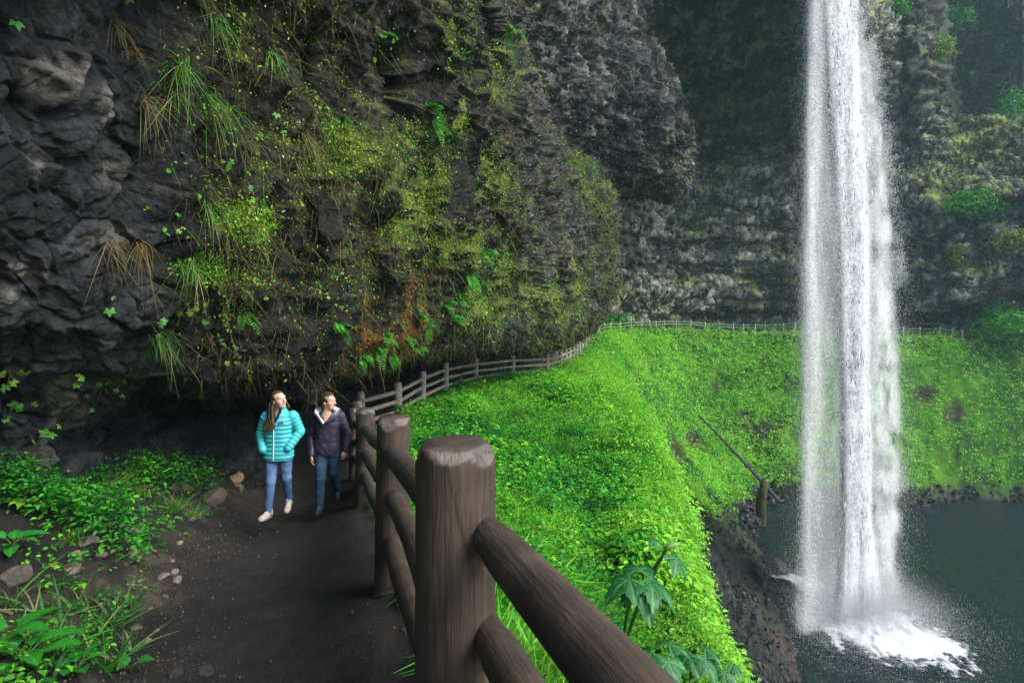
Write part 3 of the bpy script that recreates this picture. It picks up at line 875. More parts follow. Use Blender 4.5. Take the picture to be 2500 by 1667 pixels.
# drooping tongues of fern and long leaf hanging down the slope
j, p = sample(hill_ok & (crest < .5) & (gloc > -.1), 9000)
d = GV[j, 1]
down = GN[j] * np.array([1, 1, 0]); down = unit(down + rng.normal(0, .25, (len(j), 3)))
V, Q, k = blades(p, unit(np.array([0, 0, 1.0]) + down * .5 + rng.normal(0, .2, (len(j), 3))), down * .8 - np.array([0, 0, .55]), np.maximum(.22, .010 * d) * rng.uniform(.6, 1.3, len(j)), np.maximum(.028, .0034 * d), 3)
bag.add(V, Q, c=np.repeat(pick(GREENS[1:], len(j), .2, np.clip(.4 + .5 * gx2[j] + rng.normal(0, .2, len(j)), 0, .999)), k, 0))
o = link("ground_cover", bag.mesh("ground_cover"), M_leaf); o["kind"] = "stuff"

# --- long grass on the bank just right of the near posts
bag = Bag()
gm = (sd < -0.12) & (GV[:, 1] < 9) & (sd > -3.2 + 0.8 * gloc) & (crest < .3)
j, p = sample(gm, 15000)
d = GV[j, 1]
n = len(j)
dirv = unit(np.stack([rng.normal(.12, .32, n), rng.normal(0, .32, n), np.ones(n)], 1))
bend = np.stack([rng.normal(.25, .35, n), rng.normal(-.1, .35, n), -rng.uniform(.1, .55, n)], 1)
V, Q, k = blades(p, dirv, bend, rng.uniform(.10, .28, n) * np.interp(d, [1, 3, 8], [.8, 1, 1.1]), rng.uniform(.004, .009, n) * np.interp(d, [1, 4, 8], [.8, 1.1, 1.9]))
bag.add(V, Q, c=np.repeat(pick([(0.02, .15, .012), (.05, .26, .015), (.11, .36, .02), (.20, .42, .04), (.30, .42, .10)], n, .2, np.clip(rng.beta(2, 2.2, n) + .25 * gx2[j], 0, .999)), k, 0))
o = link("grass", bag.mesh("grass"), M_leaf); o["kind"] = "stuff"

# --- leafy strip under the wall, left of the path
bag = Bag()
strip = (sd > pw + 0.05) & (GV[:, 1] > 4.6) & (GV[:, 1] < 17) & in_view
u_ = sd - pw
dens = sstep(0.1, 0.9, u_ + 0.5 * gloc) * sstep(-0.35, 0.25, gloc + 0.25 + 0.6 * sstep(7, 11, GV[:, 1]))
j, p = sample(strip & (rng.random(len(GV)) < dens), 9500)
d = GV[j, 1]
hh = (0.10 + 0.22 * (0.5 + gloc[j]) + .1 * rng.random(len(j))) * sstep(0, 1.0, u_[j] + .35)
V, Q, C = clumps(p, slope_up[j], np.clip(hh, .04, .5), rng.uniform(.028, .062, len(j)), 5, GREENS[:5], .45 + .4 * gx2[j] + rng.normal(0, .15, len(j)), spread=1.3)
bag.add(V, Q, c=C)
# sparse weeds nearer the viewer
near_b = (sd > pw + 0.15) & (GV[:, 1] > 1.6) & (GV[:, 1] < 6.5)
j, p = sample(near_b & (gloc + 0.5 * gbig > 0.12), 600)
V, Q, C = clumps(p, slope_up[j], rng.uniform(.03, .14, len(j)), rng.uniform(.022, .05, len(j)), 4, GREENS[1:5], spread=1.4)
bag.add(V, Q, c=C)
# far side of the path under the wall (seen through the rails) and beside the far fence
j, p = sample((sd > pw - .1) & (GV[:, 1] > 24) & (GV[:, 1] < 40), 2500)
V, Q, C = clumps(p, slope_up[j], rng.uniform(.1, .4, len(j)), .0045 * GV[j, 1], 4, GREENS[2:])
bag.add(V, Q, c=C)
j, p = sample((sd > .9) & (sd < 3) & (GV[:, 1] > 50), 3000)
V, Q, C = clumps(p, slope_up[j], rng.uniform(.1, .5, len(j)), .0042 * GV[j, 1], 4, GREENS[1:4])
bag.add(V, Q, c=C)
j, p = sample((sd < -.15) & (sd > -.9) & (GV[:, 1] > 14), 5000)
V, Q, C = clumps(p, slope_up[j], rng.uniform(.12, .36, len(j)) * np.interp(GV[j, 1], [14, 20, 40, 80], [.7, .45, .45, .35]) * (.6 + .7 * gloc[j].clip(-.4, 1)), np.maximum(.05, .0042 * GV[j, 1]), 4, GREENS[1:5])
bag.add(V, Q, c=C)
o = link("ground_cover", bag.mesh("ground_cover"), M_leaf); o["kind"] = "stuff"

# --- moss, creepers and small leaves on the rock
def wall_cover(name, V, Nn, mask, n, size, pal, tone, hang=.5, aspect=.5, out=.02, leafy=False):
    px_, py_ = scr(V)
    i = np.flatnonzero((px_ > -60) & (px_ < 2420) & (py_ > -60) & (py_ < 1200) & (V[:, 1] > .5) & ((Nn * unit(-V)).sum(1) > -.1))
    # as many per patch of picture as per patch of rock
    wgt = mask[i]
    j = rng.choice(i, n, p=wgt / wgt.sum())
    d = V[j, 1]
    p = V[j] + rng.normal(0, .004, (n, 3)) * d[:, None] + Nn[j] * (rng.uniform(0, 1, n) * out * (1 + d * .04))[:, None]
    nrm = unit(Nn[j] + rng.normal(0, .55, (n, 3)) + np.array([0, 0, .35]))
    fwd = unit(np.array([0, 0, -1.0]) * hang + rng.normal(0, .6, (n, 3)))
    s = size * np.interp(d, [3, 6, 12, 40, 90], [.55, .75, 1.0, 2.6, 5.2]) * rng.lognormal(0, .35, n)
    VV, Q, k = leaves(p, nrm, fwd, s, aspect)
    c = pick(pal, n, .22, np.clip(tone[j] + rng.normal(0, .17, n), 0, .999))
    return VV, Q, np.repeat(c, k, 0)

MOSSY = [(0.016, 0.016, 0.013), (0.030, 0.026, 0.018), (0.050, 0.044, 0.026), (0.060, 0.070, 0.028), (0.085, 0.13, 0.028), (0.17, 0.28, 0.035), (0.26, 0.46, 0.045)]
bag = Bag()
mk = (0.12 + mossA) * (1 - blocksA) * sstep(3.9, 4.6, ru) * sstep(9.9, 9.5, ru) * sstep(2.6, 4.0, cu)
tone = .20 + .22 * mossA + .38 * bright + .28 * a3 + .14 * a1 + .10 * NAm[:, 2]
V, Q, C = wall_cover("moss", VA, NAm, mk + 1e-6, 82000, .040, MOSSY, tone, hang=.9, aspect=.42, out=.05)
bag.add(V, Q, c=C)
V, Q, C = wall_cover("moss", VA, NAm, sstep(6.2, 7.4, cu) * sstep(3.6, 4.4, ru) + 1e-6, 42000, .036, [(.012, .014, .013), (.03, .032, .028), (.075, .075, .06), (.15, .15, .12), (.24, .24, .20), (.12, .17, .045), (.18, .27, .05)], .36 + .28 * a2 + .2 * a3 + .35 * bright, hang=.7, aspect=.5, out=.10)
bag.add(V, Q, c=C)
V, Q, C = wall_cover("moss", VA, NAm, mk + 1e-6, 16000, .030, [(.10, .12, .03), (.20, .26, .05), (.30, .40, .08), (.34, .34, .16)], .3 + .4 * bright + .3 * a2, hang=.7, aspect=.6, out=.10)
bag.add(V, Q, c=C)
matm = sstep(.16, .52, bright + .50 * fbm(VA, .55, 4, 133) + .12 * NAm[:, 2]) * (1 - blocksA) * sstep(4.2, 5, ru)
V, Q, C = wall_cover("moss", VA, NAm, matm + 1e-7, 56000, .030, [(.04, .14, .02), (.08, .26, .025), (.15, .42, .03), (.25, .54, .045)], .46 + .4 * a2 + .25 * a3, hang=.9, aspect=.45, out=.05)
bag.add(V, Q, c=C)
# fine hanging threads
i = rng.choice(len(VA), 16000, p=mk / mk.sum())
dth = VA[i, 1]
V, Q, k = blades(VA[i] + NAm[i] * .03, unit(NAm[i] * .6 + rng.normal(0, .45, (len(i), 3)) + np.array([0, 0, -.5])), np.tile([0, 0, -.5], (len(i), 1)) + rng.normal(0, .2, (len(i), 3)),
                 np.interp(dth, [3, 10, 30], [.12, .22, .6]) * rng.lognormal(0, .4, len(i)), np.interp(dth, [3, 10, 30], [.003, .006, .02]), 3)
bag.add(V, Q, c=np.repeat(pick([(.05, .04, .02), (.12, .09, .04), (.16, .17, .04), (.13, .24, .03)], len(i), .2, np.clip(.45 + .4 * a3[i] + rng.normal(0, .25, len(i)), 0, .999)), k, 0))
o = link("moss", bag.mesh("moss"), M_moss); o["kind"] = "stuff"
bag2 = Bag()
V, Q, C = wall_cover("lichen", VA, NAm, stA * sstep(.1, .6, stA) + 1e-7, 9000, .026, [(.10, .055, .015), (.22, .10, .018), (.32, .16, .035)], .5 + .4 * a2, hang=1.6, aspect=.35, out=.04)
bag2.add(V, Q, c=C)
o = link("lichen", bag2.mesh("lichen"), M_moss); o["kind"] = "stuff"
# bright round leaves of little creepers
bag = Bag()
mk2 = sstep(0.0, 0.6, fbm(VA, .9, 3, 131) + .25 * NAm[:, 2]) * sstep(4.2, 5.0, ru) * sstep(9.8, 9, ru) * (.004 + sstep(3.2, 4.6, cu)) * sstep(8.8, 8.0, cu)
V, Q, C = wall_cover("creeper", VA, NAm, mk2 + 1e-6, 1700, .044, [(.05, .10, .02), (.04, .20, .015), (.07, .28, .02), (.13, .36, .03), (.20, .34, .05), (.22, .13, .06)], .5 + .3 * a1, hang=.5, aspect=.85, out=.12)
bag.add(V, Q, c=C)
o = link("creeper", bag.mesh("creeper"), M_leaf); o["kind"] = "stuff"
# the farther walls
bag = Bag()
GREYG = [(.018, .021, .020), (.05, .053, .048), (.12, .12, .105), (.22, .22, .19), (.38, .38, .33), (.12, .15, .05), (.16, .22, .04), (.10, .26, .03)]
V, Q, C = wall_cover("moss", VB, NBm, np.ones(len(VB)) * sstep(.5, 1.5, ruB) + 1e-6, 46000, .032, GREYG, .32 + .25 * b1 + .25 * mB, hang=.8, aspect=.5, out=.10)
bag.add(V, Q, c=C)
wC = sstep(0.6, 1.4, ruC) * (0.5 + .5 * sstep(9.5, 8.5, ruC)) + .8 * mC
V, Q, C = wall_cover("moss", VC, NCm, wC + 1e-6, 75000, .032, GREYG, .34 + .22 * c1 + .42 * mC, hang=.4, aspect=.6, out=.12)
bag.add(V, Q, c=C)
o = link("moss", bag.mesh("moss"), M_moss); o["kind"] = "stuff"
# ------------------------------------------------------------------ waterfall: tens of thousands of falling drops and streaks
FD = 36.0
TILT = 0.5              # sheet turned askew, left side nearer, so sunlight reaches all of it
def drops(px, py, dy, ln, wd, tilt=0.04):
    n = len(px)
    d0 = FD + (px - 1958) / F_PX * FD * TILT
    c = np.stack([(px - 1176) / F_PX * d0, d0 + dy, np.maximum(-(py - HZ) / F_PX * d0, POOL_Z)], 1)
    ax = unit(np.stack([rng.normal(0, tilt, n), rng.normal(0, tilt, n), -np.ones(n)], 1))
    s1 = unit(np.cross(ax, rnd_dirs(n))); s2 = np.cross(ax, s1)
    w_ = (wd * .5)[:, None]
    v = np.stack([c - ax * ln[:, None] * .5 + s1 * w_ * .7, c - ax * ln[:, None] * .5 - s1 * w_ * .7, c + ax * ln[:, None] * .5 + s2 * w_ * .7, c + ax * ln[:, None] * .5 - s2 * w_ * .7], 1)
    b_ = np.arange(n)[:, None] * 4
    t = np.concatenate([b_ + np.array(q) for q in ([0, 1, 2], [0, 3, 1], [0, 2, 3], [1, 3, 2])])
    return v.reshape(-1, 3), t
m, nt, b, out = new_mat("falling_water")
b.inputs["Base Color"].default_value = (0.82, 0.84, 0.85, 1)
b.inputs["Roughness"].default_value = 0.5
tr = nt.nodes.new("ShaderNodeBsdfTranslucent"); tr.inputs[0].default_value = (0.84, 0.88, 0.90, 1)
mx = nt.nodes.new("ShaderNodeMixShader"); mx.inputs[0].default_value = 0.30
nt.links.new(b.outputs[0], mx.inputs[1]); nt.links.new(tr.outputs[0], mx.inputs[2]); nt.links.new(mx.outputs[0], out.inputs[0])
M_fall = m

ys = np.array([-700, 0, 300, 600, 900, 1200, 1400], float)
xl = np.interp; 
def XL(y): return np.interp(y, ys, [1868, 1856, 1846, 1838, 1836, 1832, 1822])
def XR(y): return np.interp(y, ys, [1945, 1974, 2028, 2062, 2074, 2074, 2068])
def XC(y): return np.interp(y, ys, [1912, 1923, 1943, 1958, 1962, 1966, 1972])
def XW(y): return np.interp(y, ys, [22, 25, 25, 24, 20, 22, 36])
def falln(n): return rng.uniform(-650, 1440, n)
def nz2(px, py, sx, sy, seed): return fbm(np.stack([px / sx, py / sy, np.zeros(len(px))], 1), 1.0, 4, seed, .55)

fall = thing("waterfall", "tall white waterfall dropping in a narrow veil into the dark green pool", "waterfall", P(1965, 1420, FD))
f0 = np.array(fall.location)
# main column
B1 = Bag()
n = 190000
py = falln(n); px = XC(py) + XW(py) * rng.normal(0, .85, n)
keep = rng.random(n) < .45 + .75 * sstep(-.35, .35, nz2(px, py, 9, 190, 140))
px, py = px[keep], py[keep]; n = len(px)
v, t = drops(px, py, rng.normal(-.15, .3, n), rng.uniform(.06, .22, n), rng.uniform(.014, .032, n))
B1.add(v - f0, t=t)
n = 3000
py = falln(n); px = XC(py) + XW(py) * rng.normal(0, .62, n)
keep = rng.random(n) < .35 + .65 * sstep(-.3, .3, nz2(px, py, 11, 240, 144))
px, py = px[keep], py[keep]; n = len(px)
v, t = drops(px, py, rng.normal(-.15, .3, n), rng.uniform(.35, .95, n), rng.uniform(.05, .10, n), .03)
B1.add(v - f0, t=t)
link("water_column", B1.mesh("water_column"), M_fall, fall)
# thin veil on the left, torn clots on the right, loose spray at both edges
B2 = Bag()
n = 240000
py = falln(n); u = rng.random(n)
px = XL(py) + (XC(py) - XL(py)) * u
strip = .5 * np.exp(-((u - .14) / .09) ** 2)
keep = rng.random(n) < .22 + .55 * strip + .45 * sstep(-.2, .6, nz2(px, py, 20, 130, 141)) + .3 * sstep(.72, 1, u) - .25 * np.exp(-((u - .52) / .16) ** 2) - .18 * sstep(700, 1200, py)
px, py = px[keep], py[keep]; n = len(px)
v, t = drops(px, py, rng.normal(0, .35, n), rng.uniform(.06, .20, n), rng.uniform(.018, .034, n), .1)
B2.add(v - f0, t=t)
n = 300000
py = falln(n); u = rng.random(n) ** .9
px = XC(py) + XW(py) * .5 + (XR(py) - XC(py)) * u
lump = nz2(px, py, 17, 26, 142) * .6 + nz2(px, py, 34, 120, 143) * .8
keep = rng.random(n) < sstep(-.15, .55, lump + .35 * (1 - u) - .10) * .95 + .05
px, py = px[keep], py[keep]; n = len(px)
v, t = drops(px, py, rng.normal(.1, .35, n), rng.uniform(.05, .14, n), rng.uniform(.014, .030, n), .25)
B2.add(v - f0, t=t)
n = 32000
py = falln(n); s_ = rng.random(n) < .5
px = np.where(s_, XL(py) - np.abs(rng.normal(0, 9, n)) - 2, XR(py) + np.abs(rng.normal(0, 1, n)) * np.interp(py, [0, 600], [5, 13]) - 4)
v, t = drops(px, py, rng.normal(0, .9, n), rng.uniform(.03, .08, n), rng.uniform(.008, .016, n), .2)
B2.add(v - f0, t=t)
# spray thrown up at the foot
n = 110000
a = rng.uniform(0, 2 * np.pi, n); r_ = np.abs(rng.normal(0, 1, n)) * 2.4
hgt = np.abs(rng.normal(0, 1, n)) * 1.9 * np.exp(-r_ / 2.8)
c = np.stack([f0[0] + .1 + r_ * np.cos(a) * 1.3, FD + .3 + r_ * np.sin(a) * 1.1, POOL_Z + .05 + hgt], 1)
c0 = c
ppx = np.full(n, 1958.0); ppy = np.full(n, 1400.0)
v, t = drops(ppx, ppy, np.zeros(n), rng.uniform(.025, .07, n), rng.uniform(.012, .026, n), .8)
v = v + np.repeat(c0 - P(1958, 1400, FD), 4, 0)
B2.add(v - f0, t=t)
link("spray", B2.mesh("spray"), M_fall, fall)

# curtains of water: folded sheets hung one behind another, thin at their edges
m, nt, b, out = new_mat("water_curtain")
b.inputs["Base Color"].default_value = (0.82, 0.84, 0.85, 1); b.inputs["Roughness"].default_value = .6
at = nt.nodes.new("ShaderNodeVertexColor"); at.layer_name = "tint"
tcn = nt.nodes.new("ShaderNodeTexCoord"); mpn = nt.nodes.new("ShaderNodeMapping"); mpn.inputs["Scale"].default_value = (14, 14, 5)
nzn = nt.nodes.new("ShaderNodeTexNoise"); nzn.inputs["Scale"].default_value = 1.0; nzn.inputs["Detail"].default_value = 6; nzn.inputs["Roughness"].default_value = .7
nt.links.new(tcn.outputs["Object"], mpn.inputs[0]); nt.links.new(mpn.outputs[0], nzn.inputs["Vector"])
mrn = nt.nodes.new("ShaderNodeMapRange"); mrn.inputs[1].default_value = .3; mrn.inputs[2].default_value = .7; mrn.inputs[3].default_value = .45; mrn.inputs[4].default_value = 1.55
nt.links.new(nzn.outputs[0], mrn.inputs[0])
mun = nt.nodes.new("ShaderNodeMath"); mun.operation = 'MULTIPLY'; mun.use_clamp = True
nt.links.new(at.outputs[0], mun.inputs[0]); nt.links.new(mrn.outputs[0], mun.inputs[1])
tr = nt.nodes.new("ShaderNodeBsdfTranslucent"); tr.inputs[0].default_value = (0.84, 0.88, 0.90, 1)
mx = nt.nodes.new("ShaderNodeMixShader"); mx.inputs[0].default_value = 0.12
nt.links.new(b.outputs[0], mx.inputs[1]); nt.links.new(tr.outputs[0], mx.inputs[2])
tp = nt.nodes.new("ShaderNodeBsdfTransparent"); mx2 = nt.nodes.new("ShaderNodeMixShader")
nt.links.new(mun.outputs[0], mx2.inputs[0]); nt.links.new(tp.outputs[0], mx2.inputs[1]); nt.links.new(mx.outputs[0], mx2.inputs[2]); nt.links.new(mx2.outputs[0], out.inputs[0])
M_curtain = m
def curtain(fx0, fx1, dep, seed, dens, sx, sy, lo, hi):
    nu, nv = 46, 330
    U, Yv = np.meshgrid(np.linspace(0, 1, nu), np.linspace(-680, 1450, nv))
    U, Yv = U.ravel(), Yv.ravel()
    pxx = fx0(Yv) + (fx1(Yv) - fx0(Yv)) * U
    dd = FD + dep + (pxx - 1958) / F_PX * FD * TILT + .12 * np.sin(U * 5 + seed) + .15 * fbm(np.stack([pxx / 30, Yv / 260, 0 * U], 1), 1, 3, seed)
    d0 = FD + (pxx - 1958) / F_PX * FD * TILT
    Vv = np.stack([(pxx - 1176) / F_PX * d0, dd, np.maximum(-(Yv - HZ) / F_PX * d0, POOL_Z)], 1)
    a_ = dens(U, Yv) * sstep(lo, hi, nz2(pxx, Yv, sx, sy, seed)) * sstep(0, .22, U) * sstep(1, .78, U)
    o = link("water_curtain", make_mesh("water_curtain", Vv - f0, [grid_faces(nv, nu)], np.repeat(a_[:, None], 3, 1)), M_curtain, fall)
for k in range(6):
    curtain(lambda y: XC(y) - 1.75 * XW(y), lambda y: XC(y) + 1.6 * XW(y), .10 * (k - 2.5) - .25, 170 + k, lambda U, y: 1.15 * np.exp(-((U - .5) / .36) ** 4), 12, 200, -.9, .1)
for k in range(3):
    curtain(lambda y: XL(y) - 3, lambda y: XC(y), .12 * (k - 1) - .1, 180 + k, lambda U, y: 0.82 * (.50 + .26 * np.exp(-((U - .15) / .12) ** 2) + .35 * sstep(.6, 1, U) - .16 * np.exp(-((U - .5) / .18) ** 2)) * np.interp(y, [0, 700, 1000, 1250, 1400], [1, .8, .62, .5, .55]), 16, 150, -1.0, .5)
for k in range(3):
    curtain(lambda y: XC(y), lambda y: XR(y) + 4, .12 * (k - 1) + .1, 190 + k, lambda U, y: .66 * (1 - .30 * U), 26, 48, -.45, .40)

# foam spreading on the pool
nx, ny = 260, 200
X, Y = np.meshgrid(np.linspace(14.5, 32, nx), np.linspace(26.5, 46, ny))
fv = np.stack([X.ravel(), Y.ravel(), np.zeros(nx * ny)], 1)
fpx = fv[:, 0] / fv[:, 1] * F_PX + 1176; fpy = HZ - POOL_Z / fv[:, 1] * F_PX
q = fv - np.array([f0[0], FD, 0])
def blob(cx, cy, rx, ry, ang=0):
    ca, sa = math.cos(ang), math.sin(ang)
    x, y = fv[:, 0] - cx, fv[:, 1] - cy
    return np.exp(-((x * ca + y * sa) / rx) ** 2 - ((-x * sa + y * ca) / ry) ** 2)
den = 1.5 * blob(22.3, 35.6, 1.9, 1.7) + 1.15 * blob(22.9, 34.2, 2.4, 1.5, -.55) + 01.0 * blob(20.9, 38.6, 2.6, 1.4, -.9) + .5 * blob(20.9, 40.0, 1.5, 1.0, -.9) + .30 * blob(24.0, 33.2, 1.8, 1.0, -.45) + .35 * blob(21.5, 35, 5, 3.5, -.5)
rag = fbm(fv, 1.1, 5, 161, .62, ridged=True)
den = den * (0.60 + .62 * rag) + .16 * rag * np.clip(den * 3, .15, 1) - .16 + .42 * sstep(.55, .85, fbm(fv + 9, 2.4, 4, 165, .55, ridged=True)) * blob(22.5, 34.5, 5.5, 4.2, -.5)
hz_ = np.clip(den, 0, 1.2)
fv[:, 2] = POOL_Z + 0.045 + hz_ * .22 * (1 + .9 * fbm(fv, .5, 3, 162)) + .05 * fbm(fv, 1.6, 3, 51)
keepf = hz_[grid_faces(ny, nx)].max(1) > .02
ff = grid_faces(ny, nx)[keepf]
uu, inv = np.unique(ff, return_inverse=True)
fc = np.repeat(np.clip(den[uu], 0, 1)[:, None], 3, 1)
m, nt, b, out = new_mat("foam")
b.inputs["Base Color"].default_value = (0.86, 0.90, 0.93, 1); b.inputs["Roughness"].default_value = .7
at = nt.nodes.new("ShaderNodeVertexColor"); at.layer_name = "tint"
tcn = nt.nodes.new("ShaderNodeTexCoord")
nzn = nt.nodes.new("ShaderNodeTexNoise"); nzn.inputs["Scale"].default_value = 3.2; nzn.inputs["Detail"].default_value = 8; nzn.inputs["Roughness"].default_value = .68
nt.links.new(tcn.outputs["Object"], nzn.inputs["Vector"])
ad = nt.nodes.new("ShaderNodeMath"); ad.operation = 'ADD'
nt.links.new(at.outputs[0], ad.inputs[0]); nt.links.new(nzn.outputs[0], ad.inputs[1])
mrn = nt.nodes.new("ShaderNodeMapRange"); mrn.inputs[1].default_value = .50; mrn.inputs[2].default_value = .95
nt.links.new(ad.outputs[0], mrn.inputs[0])
nt.links.new(mrn.outputs[0], b.inputs["Alpha"])
o = link("foam", make_mesh("foam", fv[uu] - f0, [inv.reshape(ff.shape)], fc), m, fall)

# drifting mist round the foot: one soft cloud of fine spray
bpy.ops.mesh.primitive_uv_sphere_add(segments=24, ring_count=16, radius=1)
mo = bpy.context.object; mo.name = "mist"; mo.data.name = "mist"
mo.location = (22.4, 35.4, POOL_Z + .7); mo.scale = (5.6, 4.8, 3.4)
m = bpy.data.materials.new("mist"); m.use_nodes = True
nt = m.node_tree; nt.nodes.clear()
out = nt.nodes.new("ShaderNodeOutputMaterial")
pv = nt.nodes.new("ShaderNodeVolumePrincipled"); pv.inputs["Color"].default_value = (.95, .97, 1, 1); pv.inputs["Anisotropy"].default_value = .1
tcn = nt.nodes.new("ShaderNodeTexCoord")
ln_ = nt.nodes.new("ShaderNodeVectorMath"); ln_.operation = 'LENGTH'
nt.links.new(tcn.outputs["Object"], ln_.inputs[0])
mrn = nt.nodes.new("ShaderNodeMapRange"); mrn.interpolation_type = 'SMOOTHSTEP'
mrn.inputs[1].default_value = 1.0; mrn.inputs[2].default_value = .1; mrn.inputs[3].default_value = 0; mrn.inputs[4].default_value = 0.16
nt.links.new(ln_.outputs["Value"], mrn.inputs[0])
nt.links.new(mrn.outputs[0], pv.inputs["Density"]); nt.links.new(pv.outputs[0], out.inputs["Volume"])
mo.data.materials.append(m); mo["kind"] = "stuff"
# ------------------------------------------------------------------ the two walkers: bodies and clothes grown as smooth continuous surfaces
import openvdb

class Vol:
    """a distance field on a grid; shapes are melted together, then skinned"""
    def __init__(s, lo, hi, h):
        s.lo = np.array(lo, float); s.h = h
        s.n = np.ceil((np.array(hi) - s.lo) / h).astype(int) + 1
        s.a = np.full(s.n, 0.06)
    def box(s, lo, hi, pad):
        i0 = np.clip(np.floor((np.minimum(lo, hi) - pad - s.lo) / s.h).astype(int), 0, s.n)
        i1 = np.clip(np.ceil((np.maximum(lo, hi) + pad - s.lo) / s.h).astype(int) + 1, 0, s.n)
        sl = tuple(slice(a, b) for a, b in zip(i0, i1))
        ax = [s.lo[k] + s.h * np.arange(i0[k], i1[k]) for k in range(3)]
        return sl, np.stack(np.meshgrid(*ax, indexing='ij'), -1)
    def melt(s, f, lo, hi, k=0.02, pad=0.07):
        sl, p = s.box(np.array(lo, float), np.array(hi, float), pad)
        if p.size == 0: return
        d = f(p); a = s.a[sl]
        t = np.clip(.5 + .5 * (a - d) / k, 0, 1)
        s.a[sl] = a * (1 - t) + d * t - k * t * (1 - t)
    def carve(s, f, lo, hi, k=0.01, pad=0.03):
        sl, p = s.box(np.array(lo, float), np.array(hi, float), pad)
        if p.size == 0: return
        d = -f(p); a = s.a[sl]
        t = np.clip(.5 - .5 * (a - d) / k, 0, 1)
        s.a[sl] = a * (1 - t) + d * t + k * t * (1 - t)
    def limb(s, a, b, ra, rb, k=0.02, fx=None):
        a, b = np.array(a, float), np.array(b, float)
        def f(p):
            ba = b - a
            t = np.clip(((p - a) @ ba) / (ba @ ba), 0, 1)
            d = np.linalg.norm(p - a - t[..., None] * ba, axis=-1) - (ra + (rb - ra) * t)
            return d - (fx(p, t * math.sqrt(ba @ ba)) if fx else 0)
        r = max(ra, rb)
        s.melt(f, np.minimum(a, b) - r, np.maximum(a, b) + r, k)
    def ball(s, c, r, k=0.02, R=None, carve=False):
        c = np.array(c, float); r = np.array(r, float)
        def f(p):
            q = p - c
            if R is not None: q = q @ R
            l = np.linalg.norm(q / r, axis=-1)
            return (l - 1) * r.min()
        (s.carve if carve else s.melt)(f, c - r.max(), c + r.max(), k)
    def column(s, zs, cx, cy, rx, ry, k=0.02, fx=None):
        """a body of elliptical sections"""
        zs, cx, cy, rx, ry = map(np.array, (zs, cx, cy, rx, ry))
        def f(p):
            z = p[..., 2]
            x0 = np.interp(z, zs, cx); y0 = np.interp(z, zs, cy); a = np.interp(z, zs, rx); b_ = np.interp(z, zs, ry)
            l = (np.abs((p[..., 0] - x0) / a) ** 2.3 + np.abs((p[..., 1] - y0) / b_) ** 2.3) ** (1 / 2.3)
            d = (l - 1) * np.minimum(a, b_)
            if fx is not None: d = d - fx(p)
            return np.maximum(d, np.maximum(zs[0] - z, z - zs[-1]))
        m = max(rx.max(), ry.max()) + max(abs(cx).max(), abs(cy).max())
        s.melt(f, (-m, -m, zs[0]), (m, m, zs[-1]), k)
    def skin(s, name, colf, mat, parent, smooth=True):
        g = openvdb.FloatGrid(0.06)
        g.copyFromArray(s.a.astype(np.float32))
        pts, quads = g.convertToQuads(isovalue=0.0)
        pts = pts * s.h + s.lo
        c = colf(pts)
        return link(name, make_mesh(name, pts, [quads[:, ::-1]], c, smooth), mat, parent)

M_skin = tint_mat("skin", 0.5, 0.35)
M_cloth = tint_mat("cloth", 0.85, 0.2, bump=0.15, bscale=160, var=0.12, vscale=60)
M_shell = tint_mat("shell_fabric", 0.5, 0.4, bump=0.1, bscale=60)
M_hair = tint_mat("hair", 0.45, 0.4)
M_eye = tint_mat("eye", 0.15, 0.5)

def head_frame(yaw, pitch, roll=0.0):
    """columns: right of the face, forward, up.  yaw 0 faces the camera (-y), positive turns to picture right"""
    f = np.array([math.sin(yaw) * math.cos(pitch), -math.cos(yaw) * math.cos(pitch), math.sin(pitch)])
    r = np.cross(f, [0, 0, 1]); r /= np.linalg.norm(r)
    u = np.cross(r, f)
    r, u = r * math.cos(roll) + u * math.sin(roll), u * math.cos(roll) - r * math.sin(roll)
    return np.stack([r, f, u], 1)

def add_head(v, c, R):
    def W(x, f, u): return c + R @ np.array([x, f, u])
    v.ball(W(0, -.012, .038), (.074, .094, .088), .02, R)
    v.ball(W(0, .030, -.025), (.058, .060, .080), .03, R)
    v.ball(W(0, .056, -.085), (.026, .026, .022), .03, R)          # chin
    v.ball(W(0, .075, .035), (.052, .018, .02), .02, R)            # brow
    for sx in (-1, 1):
        v.ball(W(sx * .040, .052, -.018), (.022, .026, .024), .02, R)       # cheek
        v.ball(W(sx * .031, .096, .012), (.015, .016, .012), .012, R, carve=True)
        v.ball(W(sx * .031, .078, .012), (.0135, .0135, .0125), .006, R)    # eyeball under the lids
        v.ball(W(sx * .076, -.012, -.006), (.010, .020, .032), .008, R)     # ear
    v.limb(W(0, .088, .022), W(0, .116, -.022), .008, .0125, .012)  # nose
    v.ball(W(0, .104, -.026), (.016, .010, .008), .008, R)
    v.ball(W(0, .090, -.051), (.022, .010, .0065), .006, R)        # lips
    v.ball(W(0, .087, -.062), (.018, .010, .0065), .006, R)
